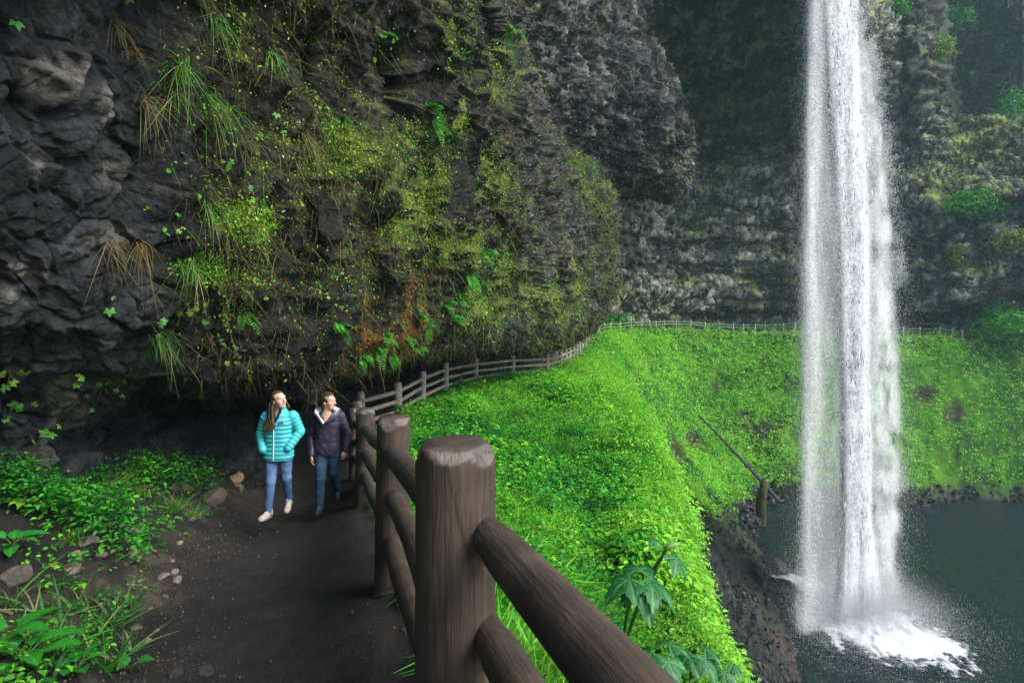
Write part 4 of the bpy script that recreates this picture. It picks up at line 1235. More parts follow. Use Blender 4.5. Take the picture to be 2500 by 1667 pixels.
def head_cols(p, c, R, base):
    q = (p - c) @ R
    col = np.tile(base, (len(p), 1))
    lip = (np.abs(q[:, 0]) < .022) & (np.abs(q[:, 2] + .056) < .011) & (q[:, 1] > .078)
    col[lip] = (0.42, 0.17, 0.15)
    for sx in (-1, 1):
        ch = np.exp(-(((q[:, 0] - sx * .045) / .022) ** 2 + ((q[:, 2] + .025) / .02) ** 2)) * (q[:, 1] > .02)
        col = lerp(col, (0.56, 0.25, 0.19), ch * .5)
        br = (np.abs(q[:, 0] - sx * .034) < .019) & (np.abs(q[:, 2] - .034 + .25 * np.abs(np.abs(q[:, 0]) - .03)) < .0045) & (q[:, 1] > .05)
        col[br] = (0.10, 0.06, 0.035)
        ey = (((q[:, 0] - sx * .031) / .013) ** 2 + ((q[:, 2] - .012) / .0075) ** 2 < 1) & (q[:, 1] > .05)
        col[ey] = (0.07, 0.05, 0.04)
    return col
def add_eyes(c, R, parent):
    for sx in (-1, 1):
        cc = c + R @ np.array([sx * .031, .0815, .013])
        bpy.ops.mesh.primitive_uv_sphere_add(segments=12, ring_count=8, radius=.0118)
        o = bpy.context.object; me = o.data
        q = (np.array([v.co for v in me.vertices])) @ R
        at = me.color_attributes.new("tint", 'FLOAT_COLOR', 'POINT')
        iris = (q[:, 1] > .0085)
        cl = np.ones((len(q), 4), np.float32); cl[:, :3] = np.where(iris[:, None], (.05, .045, .04), (.72, .70, .68))
        at.data.foreach_set("color", cl.ravel())
        o.name = "eye"; me.name = "eye"; me.materials.append(M_eye)
        o.parent = parent; o.location = cc

def add_hand(v, wrist, d, palm, side):
    """relaxed hand: d along the forearm, palm = direction the palm faces, side = towards the thumb"""
    d, palm, side = (np.array(x, float) / np.linalg.norm(x) for x in (d, palm, side))
    w = np.array(wrist, float)
    for k in range(4):
        o = (k - 1.5) * .0185
        v.limb(w + d * .01 - side * o * .6, w + d * .075 - side * o, .014, .0115, .012)
    ln = (.066, .074, .070, .054)
    for k in range(4):
        o = (k - 1.5) * .0195
        a = w + d * .078 - side * o
        b1 = a + (d * .86 + palm * .42) * ln[k] * .52
        b2 = b1 + (d * .55 + palm * .83) * ln[k] * .5
        v.limb(a, b1, .0092, .0085, .004); v.limb(b1, b2, .0083, .007, .004)
    a = w + d * .022 + side * .026
    b1 = a + (d * .75 + side * .55 + palm * .35) * .036
    b2 = b1 + (d * .95 + side * .1 + palm * .3) * .03
    v.limb(a, b1, .0125, .010, .008); v.limb(b1, b2, .0095, .0078, .004)

def strands(c, R, n, guide, seedcol, r0=.008, sides=5):
    bag = Bag()
    for k in range(n):
        pts, col = guide(k)
        rr = r0 * np.interp(np.linspace(0, 1, len(pts)), [0, .3, .8, 1], [.8, 1.1, .9, .25]) * rng.uniform(.8, 1.3)
        V, Q, T = tube(pts, rr, sides)
        cc = np.concatenate([np.repeat(col, sides, 0), col[:1], col[-1:]])
        bag.add(V, Q, T, cc)
    return bag

SKIN = np.array((0.58, 0.36, 0.27))
def wr(scale, amp, seed):
    def f(p, t=None):
        sh = p.shape[:-1]
        return fbm(p.reshape(-1, 3), scale, 3, seed).reshape(sh) * amp
    return f

# ======== walker in the turquoise jacket
base = P(640, 1183, 7.45)
w1 = thing("person", "woman in a turquoise quilted jacket and blue jeans walking with hands in her pockets", "person", base)
hc = np.array([0.012, -0.02, 1.505]); R1 = head_frame(rad(58), rad(14), rad(-3))
kneeL, ankL, kneeR, ankR = (-.062, -.10, .475), (-.062, -.17, .105), (.098, .02, .485), (.078, .14, .125)
hipL, hipR = (-.085, 0, .84), (.088, 0, .84)
shL, elL, haL = (-.165, .01, 1.30), (-.255, .05, 1.06), (-.165, -.095, .885)
shR, elR, haR = (.180, .01, 1.31), (.262, .05, 1.09), (.165, -.095, .905)
v = Vol((-.42, -.32, -.05), (.42, .30, 1.68), .0065)
add_head(v, hc, R1)
v.limb((0, .01, 1.30), hc + R1 @ np.array([0, -.03, -.06]), .056, .050, .03)
v.column((.80, .95, 1.08, 1.25, 1.34), (0,) * 5, (0, 0, 0, .005, .01), (.145, .135, .12, .155, .10), (.095, .09, .08, .095, .06), .04)
v.limb(np.array(shL) * (.85, 1, 1) - (0, 0, .02), np.array(shR) * (.85, 1, 1) - (0, 0, .02), .042, .042, .04)
for a, e, h in ((shL, elL, haL), (shR, elR, haR)):
    v.limb(a, e, .046, .036, .02); v.limb(e, h, .036, .026, .02)
    sd_ = np.sign(h[0])
    add_hand(v, (h[0] * .85, h[1] + .035, h[2]), (-.55 * sd_, .40, -.55), (-.5 * sd_, .8, 0), (-.3 * sd_, -.5, .8))
for h, k_, a in ((hipL, kneeL, ankL), (hipR, kneeR, ankR)):
    v.limb(h, k_, .080, .050, .03); v.limb(k_, a, .048, .030, .02); v.limb(a, np.array(a) + (0, -.03, -.055), .028, .024, .02)
v.skin("body", lambda p: head_cols(p, hc, R1, SKIN), M_skin, w1)
add_eyes(hc, R1, w1)
# jacket
TEAL = np.array((0.050, 0.42, 0.45)); NAVY = np.array((0.012, 0.016, 0.040))
q1 = lambda p: .013 * np.sqrt(np.abs(np.sin(math.pi * (p[..., 2] + .10 * p[..., 0] * np.sign(p[..., 0]) * .3) / .054)) + 1e-4)
qs = lambda p, t: .012 * np.sqrt(np.abs(np.sin(math.pi * t / .050)) + 1e-4)
v = Vol((-.42, -.28, .70), (.42, .28, 1.50), .0065)
v.column((.745, .80, .95, 1.10, 1.25, 1.335, 1.36), (0,) * 7, (-.005, 0, 0, 0, .005, .01, .01), (.172, .180, .160, .158, .172, .142, .10), (.125, .132, .118, .118, .122, .085, .07), .02, q1)
for a, e, h in ((shL, elL, haL), (shR, elR, haR)):
    v.limb(a, e, .062, .053, .03, qs); v.limb(e, h, .053, .044, .02, qs)
v.column((1.30, 1.36, 1.42), (0.0, 0.0, .0), (.0, .005, .01), (.125, .088, .082), (.095, .088, .080), .03, q1)
v.carve(lambda p: np.linalg.norm((p - np.array([0, .005, 1.40]))[..., :2] / np.array([.066, .070]), axis=-1) * .07 - .07 + np.where(p[..., 2] < 1.33, .2, 0), (-.1, -.1, 1.33), (.1, .1, 1.45), .008)
# open V at the throat
v.carve(lambda p: np.maximum(np.abs(p[..., 0] + .012) - np.clip((p[..., 2] - 1.20) * .36, -.02, .06), p[..., 1] + .03), (-.1, -.2, 1.19), (.1, -.03, 1.46), .008, pad=.01)
def jc(p):
    n_ = fbm(p, .05, 2, 9)
    return np.tile(TEAL, (len(p), 1)) * (1 + .10 * n_[:, None])
v.skin("jacket", jc, M_shell, w1)
# dark lining of the open collar, front zip and chest patch
bag = Bag()
for s_ in (-1, 1):
    z = np.linspace(1.205, 1.415, 10)
    x = -.012 + s_ * (np.clip((z - 1.195) * .36, .002, .07))
    y = np.interp(z, [1.2, 1.3, 1.36, 1.42], [-.124, -.112, -.086, -.07])
    V, Q, T = tube(np.stack([x, y + .004, z], 1), np.interp(z, [1.2, 1.3, 1.42], [.010, .019, .015]), 8)
    bag.add(V, Q, T, NAVY)
z = np.linspace(1.0, 1.36, 14); an = np.linspace(0, 2 * np.pi, 25)
link("collar_lining", bag.mesh("collar_lining"), M_cloth, w1)
z = np.linspace(.752, 1.20, 30)
yz = np.interp(z, [.745, .80, .95, 1.10, 1.25], [-.130, -.132, -.118, -.118, -.117]) - .0125
V, Q, T = tube(np.stack([-.012 + 0 * z, yz, z], 1), .0065, 6)
bag = Bag(); bag.add(V, Q, T, (.55, .78, .76)); link("zip", bag.mesh("zip"), M_cloth, w1)
bag = Bag()
def plate(cx, cy, cz, sx, sz, yaw, col, t=.003):
    ca, sa = math.cos(yaw), math.sin(yaw)
    c8 = np.array([[x * sx, y * t, z_ * sz] for x in (-.5, .5) for y in (-.5, .5) for z_ in (-.5, .5)])
    c8 = np.stack([c8[:, 0] * ca - c8[:, 1] * sa, c8[:, 0] * sa + c8[:, 1] * ca, c8[:, 2]], 1) + (cx, cy, cz)
    return c8, np.array([(0, 1, 3, 2), (4, 6, 7, 5), (0, 4, 5, 1), (2, 3, 7, 6), (0, 2, 6, 4), (1, 5, 7, 3)])
a, q_ = plate(.078, -.128, 1.232, .060, .021, .22, 0); bag.add(a, q_, c=(.02, .02, .04))
a, q_ = plate(.078, -.130, 1.230, .040, .006, .22, 0); bag.add(a, q_, c=(.28, .26, .34))
a, q_ = plate(.074, -.130, 1.224, .034, .003, .22, 0); bag.add(a, q_, c=(.30, .16, .22))
link("chest_patch", bag.mesh("chest_patch", False), M_cloth, w1)
# jeans
v = Vol((-.24, -.28, .04), (.24, .26, .92), .0065)
wj = wr(.05, .006, 21)
v.column((.74, .80, .88), (0, 0, 0), (0, 0, 0), (.152, .160, .145), (.108, .110, .10), .03)
for h, k_, a in ((hipL, kneeL, ankL), (hipR, kneeR, ankR)):
    v.limb(h, k_, .092, .060, .03, wj); v.limb(k_, np.array(a) + (0, 0, .022), .060, .044, .02, wj)
def jeans(p):
    n_ = fbm(p, .06, 3, 22); kn = np.exp(-((p[:, 2] - .5) / .10) ** 2) * .8 + np.exp(-((p[:, 2] - .72) / .12) ** 2) * .6
    return lerp((0.028, 0.070, 0.17), (0.13, 0.23, 0.40), np.clip(.25 + .5 * kn * (p[:, 1] < 0) + .3 * n_, 0, 1))
v.skin("jeans", jeans, M_cloth, w1)
def shoe(parent, ank, yaw, pitch, upper, sole, sock=None, lace=(.6, .6, .58), knee=(0, 0, 9)):
    ank = np.array(ank, float)
    f = np.array([math.sin(yaw) * math.cos(pitch), -math.cos(yaw) * math.cos(pitch), math.sin(pitch)]); u = np.array([0, 0, 1.0]); u = u - f * (u @ f); u /= np.linalg.norm(u); r = np.cross(f, u)
    hl = ank - u * .065 - f * .03
    v = Vol(ank - .26, ank + .26, .006)
    v.limb(hl + u * .018, hl + f * .17 + u * .016, .033, .036, .02)
    v.limb(hl + u * .05, hl + f * .07 + u * .05, .034, .034, .025)
    v.limb(hl + u * .045, hl + u * .085, .036, .037, .02)
    v.limb(hl + f * .12 + u * .022, hl + f * .195 + u * .014, .040, .030, .02)
    v.carve(lambda p: (p - hl) @ u + .012, hl - .2, hl + .3, .006, .02)
    def cf(p):
        z = (p - hl) @ u
        return np.where((z < .008)[:, None], sole, np.array(upper) * (1 + .3 * fbm(p, .025, 2, 5)[:, None]))
    o = v.skin("shoe", cf, M_cloth, parent)
    bag = Bag()
    for k in range(4):
        c = hl + f * (.07 + .022 * k) + u * (.086 - .011 * k)
        V, Q, T = tube(np.stack([c - r * .024 - u * .008, c + u * .003, c + r * .024 - u * .008]), .0042, 6)
        bag.add(V, Q, T, lace)
    link("lace", bag.mesh("lace"), M_cloth, o)
    if sock is not None:
        V, Q, T = tube(np.stack([ank - (0, 0, .045), ank + (0, 0, .005), ank + unit(np.array(knee) - ank) * .11]), [.044, .041, .042], 14)
        bag = Bag(); bag.add(V, Q, T, sock); link("sock", bag.mesh("sock"), M_cloth, parent)
shoe(w1, ankL, rad(-8), rad(9), (.40, .36, .30), (.62, .60, .56), (.32, .33, .35), knee=kneeL)
shoe(w1, ankR, rad(12), rad(-4), (.42, .38, .32), (.62, .60, .56), (.32, .33, .35), knee=kneeR)
# long hair: a cap on the skull and locks falling over her right shoulder
def cap(c, R, back, colf, extra=None):
    v = Vol(c - .22, c + .22, .0065)
    v.ball(c + R @ np.array([0, -.022, .046]), (.085, .101, .092), .02, R)
    if extra: extra(v)
    # cut away the face
    v.carve(lambda p: np.maximum(np.maximum(.040 - ((p - c) @ R)[..., 1] - .55 * (((p - c) @ R)[..., 2] - .02).clip(0, 1) + .0, ((p - c) @ R)[..., 2] - .088), -.2), c - .2, c + .2, .006)
    n = lambda p: fbm(((p - c) @ R) * np.array([1, .25, .25]), .012, 3, 33)
    o = v
    return v
HB, HG = np.array((.022, .014, .009)), np.array((.15, .088, .030))
v = cap(hc, R1, 0, None)
v.limb(hc + R1 @ np.array([.03, -.06, .0]), hc + np.array([-.07, .02, -.14]), .062, .05, .03)
hcap = lambda p: lerp(HB * 1.1, HG * .62, np.clip(.35 + .6 * fbm(((p - hc) @ R1) * np.array([1, .2, .3]), .010, 2, 33) + ((p - hc) @ R1)[:, 2] * 1.5, 0, 1))
hair = v.skin("hair", hcap, M_hair, w1)
def g1(k):
    t = np.linspace(0, 1, 14)
    u = rng.random()
    st = hc + R1 @ np.array([.068 - .11 * u * .6, -.045 + .03 * rng.normal() - .03 * u, .015 + .03 * rng.random()])
    end = np.array([-.145 + .165 * rng.random() ** .9, -.145 + .05 * rng.random(), 1.095 + .09 * rng.random()])
    mid = np.array([-.085 + .10 * u * rng.random(), -.115 + .04 * rng.normal() * .5, 1.33])
    p = (1 - t)[:, None] ** 2 * st + 2 * ((1 - t) * t)[:, None] * (mid + (st - mid) * .15) + (t ** 2)[:, None] * end
    p = p + np.stack([np.sin(t * 7 + k) * .006, np.cos(t * 6 + k) * .004, 0 * t], 1)
    gold = np.clip(t * 1.1 - .25 + rng.normal(0, .22), 0, 1)
    return p, lerp(HB * rng.uniform(.6, 1.2), HG * rng.uniform(.6, 1.1), gold)
link("hair_lock", strands(hc, R1, 90, g1, 0, .0085).mesh("hair_lock"), M_hair, hair)
def g1b(k):
    t = np.linspace(0, 1, 8)
    st = hc + R1 @ np.array([-.072, -.02, .02]); end = hc + np.array([.115 + .02 * rng.random(), .03, -.085 - .03 * rng.random()])
    return (1 - t)[:, None] * st + t[:, None] * end + np.array([0, .02, 0]) * np.sin(t * 3.1)[:, None], np.tile(HG * rng.uniform(.5, .9), (8, 1))
link("hair_lock", strands(hc, R1, 9, g1b, 0, .007).mesh("hair_lock"), M_hair, hair)

# ======== walker in the dark purple jacket
base = P(752, 1168, 8.05)
w2 = thing("person", "woman in a dark purple rain jacket with pale hood lining walking beside the log fence", "person", base)
hc2 = np.array([0.022, -0.02, 1.515]); R2 = head_frame(rad(72), rad(4), rad(2))
kneeL, ankL, kneeR, ankR = (-.055, -.12, .475), (-.045, -.20, .105), (.060, .06, .50), (.055, .28, .17)
hipL, hipR = (-.080, 0, .84), (.085, 0, .84)
shL, elL, haL = (-.175, .01, 1.315), (-.255, .05, 1.02), (-.200, -.07, .775)
shR, elR, haR = (.175, .01, 1.315), (.270, .06, 1.05), (.250, .00, .830)
v = Vol((-.42, -.36, -.05), (.42, .42, 1.70), .0065)
add_head(v, hc2, R2)
v.limb((0, .01, 1.30), hc2 + R2 @ np.array([0, -.03, -.06]), .056, .050, .03)
v.column((.80, .95, 1.08, 1.25, 1.36), (0,) * 5, (0, 0, 0, .005, .01), (.145, .135, .125, .155, .10), (.095, .09, .085, .095, .06), .04)
v.limb(np.array(shL) * (.85, 1, 1) - (0, 0, .02), np.array(shR) * (.85, 1, 1) - (0, 0, .02), .042, .042, .04)
for a, e, h in ((shL, elL, haL), (shR, elR, haR)):
    v.limb(a, e, .046, .036, .02); v.limb(e, h, .036, .025, .02)
    sd_ = np.sign(h[0])
    add_hand(v, h, (.05 * -sd_, -.25, -.95), (-.75 * sd_, .55, -.2), (-.35 * sd_, -.9, .25))
for h, k_, a in ((hipL, kneeL, ankL), (hipR, kneeR, ankR)):
    v.limb(h, k_, .080, .050, .03); v.limb(k_, a, .048, .030, .02); v.limb(a, np.array(a) + (0, -.03, -.055), .028, .024, .02)
v.skin("body", lambda p: head_cols(p, hc2, R2, SKIN * np.array([.98, .92, .86])), M_skin, w2)
add_eyes(hc2, R2, w2)
PUR = np.array((0.036, 0.029, 0.050))
v = Vol((-.42, -.28, .74), (.42, .28, 1.50), .0065)
w_a, w_b = wr(.075, .013, 24), wr(.06, .010, 25)
v.column((.79, .84, .97, 1.12, 1.27, 1.35, 1.38), (.0,) * 7, (-.005, 0, 0, 0, .005, .01, .01), (.168, .176, .166, .172, .186, .150, .10), (.122, .128, .120, .118, .120, .085, .07), .02, w_a)
for a, e, h in ((shL, elL, haL), (shR, elR, haR)):
    v.limb(a, e, .066, .054, .03, w_b); v.limb(e, np.array(h) + (0, 0, .012), .054, .042, .02, w_b)
v.carve(lambda p: np.maximum(np.abs(p[..., 0] - .010) - np.clip((p[..., 2] - 1.235) * .55, -.02, .09), p[..., 1] + .03), (-.12, -.2, 1.22), (.12, -.03, 1.5), .008, pad=.01)
def pc(p):
    n_ = fbm(p, .07, 3, 26)
    c = lerp(PUR * .8, PUR * 1.35, np.clip(.5 + .6 * n_, 0, 1))
    return c
v.skin("jacket", pc, M_shell, w2)
# hood laid back as a wide collar: dark outside, pale lining inside
na = 41
a = np.linspace(rad(-168), rad(168), na)            # 0 = back of the neck
back = (1 + np.cos(a)) / 2
inn = np.stack([np.sin(a) * np.interp(back, [0, .25, 1], [.035, .085, .078]) + .008, np.cos(a) * .085 - .01 - .035 * (1 - back) ** 2, np.interp(back, [0, .3, .7, 1], [1.258, 1.325, 1.40, 1.42])], 1)
outr = np.stack([np.sin(a) * np.interp(back, [0, .25, .6, 1], [.055, .160, .180, .13]) + .008, np.cos(a) * .13 - .015 - .03 * (1 - back), np.interp(back, [0, .2, .5, 1], [1.245, 1.345, 1.420, 1.430])], 1)
outr[:, 2] += .008 * np.sin(a * 5)
low = np.stack([outr[:, 0] * 1.10, outr[:, 1] * 1.12 - .005, outr[:, 2] - np.interp(back, [0, .3, 1], [.012, .050, .09])], 1)
mid = (inn + outr) / 2 + np.array([0, 0, -.010])
def ribbon(rows, col):
    Vv = np.concatenate(rows); bag.add(Vv, grid_faces(len(rows), na), c=col)
bag = Bag(); ribbon([inn, mid, outr], (.62, .65, .68)); ho = link("hood_lining", bag.mesh("hood_lining"), M_cloth, w2)
so_ = ho.modifiers.new("thick", 'SOLIDIFY'); so_.thickness = .004
bag = Bag(); rim = outr * np.array([1.03, 1.03, 1]) + np.array([0, 0, .004])
ribbon([outr + np.array([0, 0, .003]), rim, (outr + low) / 2 * np.array([1.05, 1.06, 1]), low], PUR * 1.15); ho = link("hood", bag.mesh("hood"), M_shell, w2)
so_ = ho.modifiers.new("thick", 'SOLIDIFY'); so_.thickness = .006
v = Vol((-.24, -.32, .06), (.24, .36, .92), .0065)
v.column((.76, .80, .88), (0, 0, 0), (0, 0, 0), (.150, .155, .145), (.105, .108, .10), .03)
for h, k_, an_ in ((hipL, kneeL, ankL), (hipR, kneeR, ankR)):
    v.limb(h, k_, .094, .066, .03, wj); v.limb(k_, np.array(an_) + (0, 0, -.02), .066, .052, .02, wj)
def jeans2(p):
    n_ = fbm(p, .06, 3, 27)
    return lerp((0.012, 0.026, 0.055), (0.045, 0.085, 0.14), np.clip(.35 + .5 * np.exp(-((p[:, 2] - .68) / .14) ** 2) * (p[:, 1] < 0) + .4 * n_, 0, 1))
v.skin("jeans", jeans2, M_cloth, w2)
shoe(w2, ankL, rad(8), rad(6), (.030, .036, .045), (.05, .055, .06), None, (.16, .18, .20))
shoe(w2, ankR, rad(15), rad(-16), (.030, .036, .045), (.05, .055, .06), None, (.16, .18, .20))
def ponytail(v):
    W = lambda *q: hc2 + R2 @ np.array(q)
    v.ball(W(0, -.030, .048), (.089, .106, .094), .02, R2)
    v.limb(W(.0, -.075, .01), W(.0, -.075, -.085), .062, .045, .02)
    v.limb(W(.062, -.045, .02), W(.055, -.055, -.09), .026, .018, .02)
    v.limb(W(-.062, -.045, .02), W(-.055, -.055, -.09), .026, .018, .02)
    v.ball(W(0, -.145, -.02), (.038, .038, .042), .02, R2)
v = cap(hc2, R2, 0, None, ponytail)
hair2 = v.skin("hair", lambda p: lerp(HB * .8, HG * .55, np.clip(.25 + .7 * fbm(((p - hc2) @ R2) * np.array([1, .2, .3]), .010, 2, 34) + ((p - hc2) @ R2)[:, 2] * 1.2, 0, 1)), M_hair, w2)
def g2(k):
    t = np.linspace(0, 1, 8); s_ = rng.uniform(-1, 1)
    st = hc2 + R2 @ np.array([s_ * .055, .045, .115]); end = hc2 + R2 @ np.array([s_ * .080, .070 - .075 * abs(s_), .045 - .06 * abs(s_)])
    md = hc2 + R2 @ np.array([s_ * .085, .062, .10])
    return (1 - t)[:, None] ** 2 * st + 2 * ((1 - t) * t)[:, None] * md + (t ** 2)[:, None] * end, np.tile(HG * rng.uniform(.3, .8), (8, 1))
link("hair_lock", strands(hc2, R2, 22, g2, 0, .005).mesh("hair_lock"), M_hair, hair2)
# ------------------------------------------------------------------ things standing on the ground and growing on the rock
GZ2 = GV[:, 2].reshape(NR, NT)
def ground_z(x, y):
    t = (np.arctan2(x, y) - th[0]) / (th[1] - th[0]); l = (np.log(np.hypot(x, y)) - lr[0]) / (lr[1] - lr[0])
    t = np.clip(t, 0, NT - 1.001); l = np.clip(l, 0, NR - 1.001)
    i, j = int(l), int(t); a, b = l - i, t - j
    return (GZ2[i, j] * (1 - a) * (1 - b) + GZ2[i + 1, j] * a * (1 - b) + GZ2[i, j + 1] * (1 - a) * b + GZ2[i + 1, j + 1] * a * b)
def on_ground(px, py, dmin=1.5, dmax=95):
    d = dmin
    while d < dmax:
        q = P(px, py, d)
        g = ground_z(q[0], q[1])
        if q[2] <= g:
            return np.array([q[0], q[1], g])
        d *= 1.006
    return np.array([q[0], q[1], g])
pxA2, pyA2 = scr(VA); pxC2, pyC2 = scr(VC); pxB2, pyB2 = scr(VB)
def on_wall(px, py, which="A"):
    V, N_, X, Y = {"A": (VA, NAm, pxA2, pyA2), "B": (VB, NBm, pxB2, pyB2), "C": (VC, NCm, pxC2, pyC2)}[which]
    r2 = (X - px) ** 2 + (Y - py) ** 2 + np.where(V[:, 1] < .3, 1e9, 0)
    i = np.argsort(r2)[:12]
    i = i[r2[i] < r2[i[0]] + 60]
    k = i[np.argmin(V[i, 1])]
    return V[k], N_[k]

# --- stones beside the path
M_stone = tint_mat("stone", 0.85, 0.25, bump=.7, bscale=28, var=.45, vscale=22)
def stone(seed, s, flat=.6):
    r_ = np.random.default_rng(seed)
    bpy_me = bpy.data.meshes.new("stone")
    import bmesh
    bm = bmesh.new(); bmesh.ops.create_icosphere(bm, subdivisions=3, radius=1)
    v = np.array([x.co for x in bm.verts]); f = np.array([[x.index for x in q.verts] for q in bm.faces]); bm.free()
    for k in range(11):
        n = unit(r_.normal(size=3)); c = r_.uniform(.55, .85)
        d = v @ n - c
        v = v - np.where(d > 0, d, 0)[:, None] * n * .92
    v = v * (1 + .05 * fbm(v + seed, .5, 3, 3))[:, None] * np.array([1.0, r_.uniform(.6, .9), flat]) * s
    return v, f
STONES = [(201,1218,.085,(.17,.145,.11),"rounded tan stone at the foot of the grass tuft by the path"),(263,1211,.12,(.24,.19,.12),"broad yellowish rock jutting from the grassy bank"),
 (205,1250,.15,(.18,.15,.12),"long flat buff slab half sunk in the bare dirt"),(230,1279,.11,(.16,.11,.095),"reddish brown wedge stone lying on the bare dirt"),
 (313,1283,.14,(.25,.19,.11),"long low yellow tan stone at the path edge"),(313,1225,.13,(.22,.175,.12),"pale tan ledge stone under the overhanging weeds"),
 (374,1330,.09,(.17,.145,.115),"left stone of the cluster of three at the path edge"),(400,1318,.07,(.20,.175,.14),"back stone of the cluster of three at the path edge"),(408,1337,.09,(.19,.165,.13),"right stone of the cluster of three at the path edge"),
 (533,1099,.15,(.26,.19,.12),"largest tan boulder at the far left edge of the path"),(583,1106,.09,(.24,.18,.12),"tan stone beside the path just behind the turquoise jacket walker"),(601,1100,.08,(.24,.18,.12),None),(547,1121,.11,(.20,.15,.10),None),
 (414,1128,.22,(.10,.078,.058),"large brown boulder among green leaves on the bank"),(486,1150,.20,(.11,.09,.07),"flat brown slab at the corner of the bank where leaves end"),
 (36,1330,.24,(.085,.075,.065),"big dark flat slab at the left edge behind the grass"),(162,1312,.16,(.15,.125,.09),"low mossy tan slab in the dirt above the grass"),(176,1279,.09,(.20,.16,.10),None),(122,1305,.06,(.22,.15,.09),None),
 (410,1250,.06,(.20,.17,.12),None),(355,1268,.055,(.21,.18,.13),None),(338,1474,.055,(.16,.13,.10),None),(313,1445,.07,(.12,.10,.08),None),(378,1376,.06,(.12,.10,.085),None),(324,1341,.08,(.13,.11,.085),None),
 (403,1549,.12,(.040,.036,.034),"dark half buried rock at the bottom of the path"),(472,1546,.14,(.055,.046,.040),"long dark rock sunk in the path at the bottom"),(180,1225,.07,(.17,.14,.1),None),(290,1300,.05,(.17,.14,.1),None),(360,1450,.04,(.14,.12,.1),None),
 (345,1400,.05,(.15,.12,.1),None),(300,1350,.06,(.14,.12,.09),None),(395,1290,.04,(.2,.16,.11),None),(245,1240,.07,(.18,.15,.1),None),(440,1195,.06,(.15,.12,.09),None)]
for k, (px, py, s, c, lab) in enumerate(STONES):
    q = on_ground(px, py)
    s = s * .62
    v, f = stone(k, s * q[1] / 4.6, .45 + .25 * ((k * 37) % 10) / 10)
    o = link("stone", make_mesh("stone", v, [f], np.tile(c, (len(v), 1)), smooth=False), M_stone)
    o.location = q + np.array([0, 0, .12 * s]); o.rotation_euler = (rng.uniform(-.2, .2), rng.uniform(-.2, .2), rng.uniform(0, 6.3))
    tag(o, lab or "small tan stone lying loose in the dirt along the left path edge", "stone", "stones along the left edge of the path")
# grit on path and bank, rubble on the shore
def grit(name, mask, n, s0, pal, k=0.0):
    j, p = sample(mask, n)
    n = len(j)
    s = s0 * np.minimum(rng.lognormal(0, .5, n), 1.9) * np.interp(GV[j, 1], [1.5, 6, 12, 50], [.7, 1, 1.5, 1.5])
    a = unit(rng.normal(size=(n, 3))); b_ = unit(np.cross(a, rnd_dirs(n))); c = np.cross(a, b_)
    v = np.stack([p + (a * s[:, None]), p - a * s[:, None], p + b_ * s[:, None] * .8, p - b_ * s[:, None] * .8, p + c * s[:, None] * .6, p - c * s[:, None] * .6], 1)
    b0 = np.arange(n)[:, None] * 6
    t = np.concatenate([b0 + np.array(q) for q in ([0, 2, 4], [2, 1, 4], [1, 3, 4], [3, 0, 4], [2, 0, 5], [1, 2, 5], [3, 1, 5], [0, 3, 5])])
    o = link(name, make_mesh(name, v.reshape(-1, 3), [t], np.repeat(pick(pal, n, .25), 6, 0), False), M_stone); o["kind"] = "stuff"
pe = np.abs(pw - sd)
grit("gravel", (sd > .05) & (GV[:, 1] < 16) & (rng.random(len(GV)) < .05 + .95 * np.exp(-(pe / .45) ** 2)), 6500, .0065, [(.03, .03, .03), (.06, .055, .05), (.10, .085, .07), (.17, .14, .105)])
grit("gravel", (shore_m > .5) & (GV[:, 2] > POOL_Z - .2) & (GV[:, 1] > 20), 5000, .06, [(.010, .011, .011), (.018, .02, .02), (.035, .035, .033), (.07, .068, .064), (.035, .028, .022)])

grit("gravel", (GV[:, 2] > POOL_Z - .3) & (GV[:, 2] < POOL_Z + .9) & (GV[:, 1] > 48), 2600, .12, [(.012, .013, .013), (.022, .024, .024), (.045, .045, .042), (.09, .088, .08)])

# --- grass tufts
def tuft_mesh(seed, n, ln, wd, pal, droop=.45, spread=.45):
    r_ = np.random.default_rng(seed)
    pos = np.stack([r_.normal(0, .05, n), r_.normal(0, .05, n), np.zeros(n)], 1) * ln / .3
    dirv = unit(np.stack([r_.normal(0, spread, n), r_.normal(0, spread, n), np.ones(n)], 1))
    bend = np.stack([dirv[:, 0] * .7 + r_.normal(0, .15, n), dirv[:, 1] * .7 + r_.normal(0, .15, n), -r_.uniform(.1, 1, n) * droop], 1)
    V, Q, k = blades(pos, dirv, bend, ln * r_.uniform(.45, 1.15, n), wd * r_.uniform(.6, 1.3, n), 5)
    return V, Q, np.repeat(pick(pal, n, .2), k, 0)
GRASSP = [(.02, .14, .02), (.04, .22, .02), (.08, .30, .025), (.16, .36, .05), (.28, .30, .10)]
TUFTS = [(245,1150,.42,260,"dense dark green grass clump on the bank in front of the leafy plants"),(395,1175,.30,200,"light green grass clump at the corner of the bank near the path"),(440,1190,.26,160,"pale grass clump bending over the last stones of the bank"),
 (330,1140,.24,110,None),(160,1245,.22,90,None),(60,1460,.34,90,None),(110,1420,.36,90,None),(150,1500,.34,110,None),(205,1470,.36,120,None),(255,1440,.32,110,None),(285,1500,.26,90,None),(230,1540,.28,110,None),(180,1400,.30,70,None),(290,1390,.26,60,None),(90,1540,.34,90,None),(20,1400,.34,80,None),(140,1345,.24,50,None)]
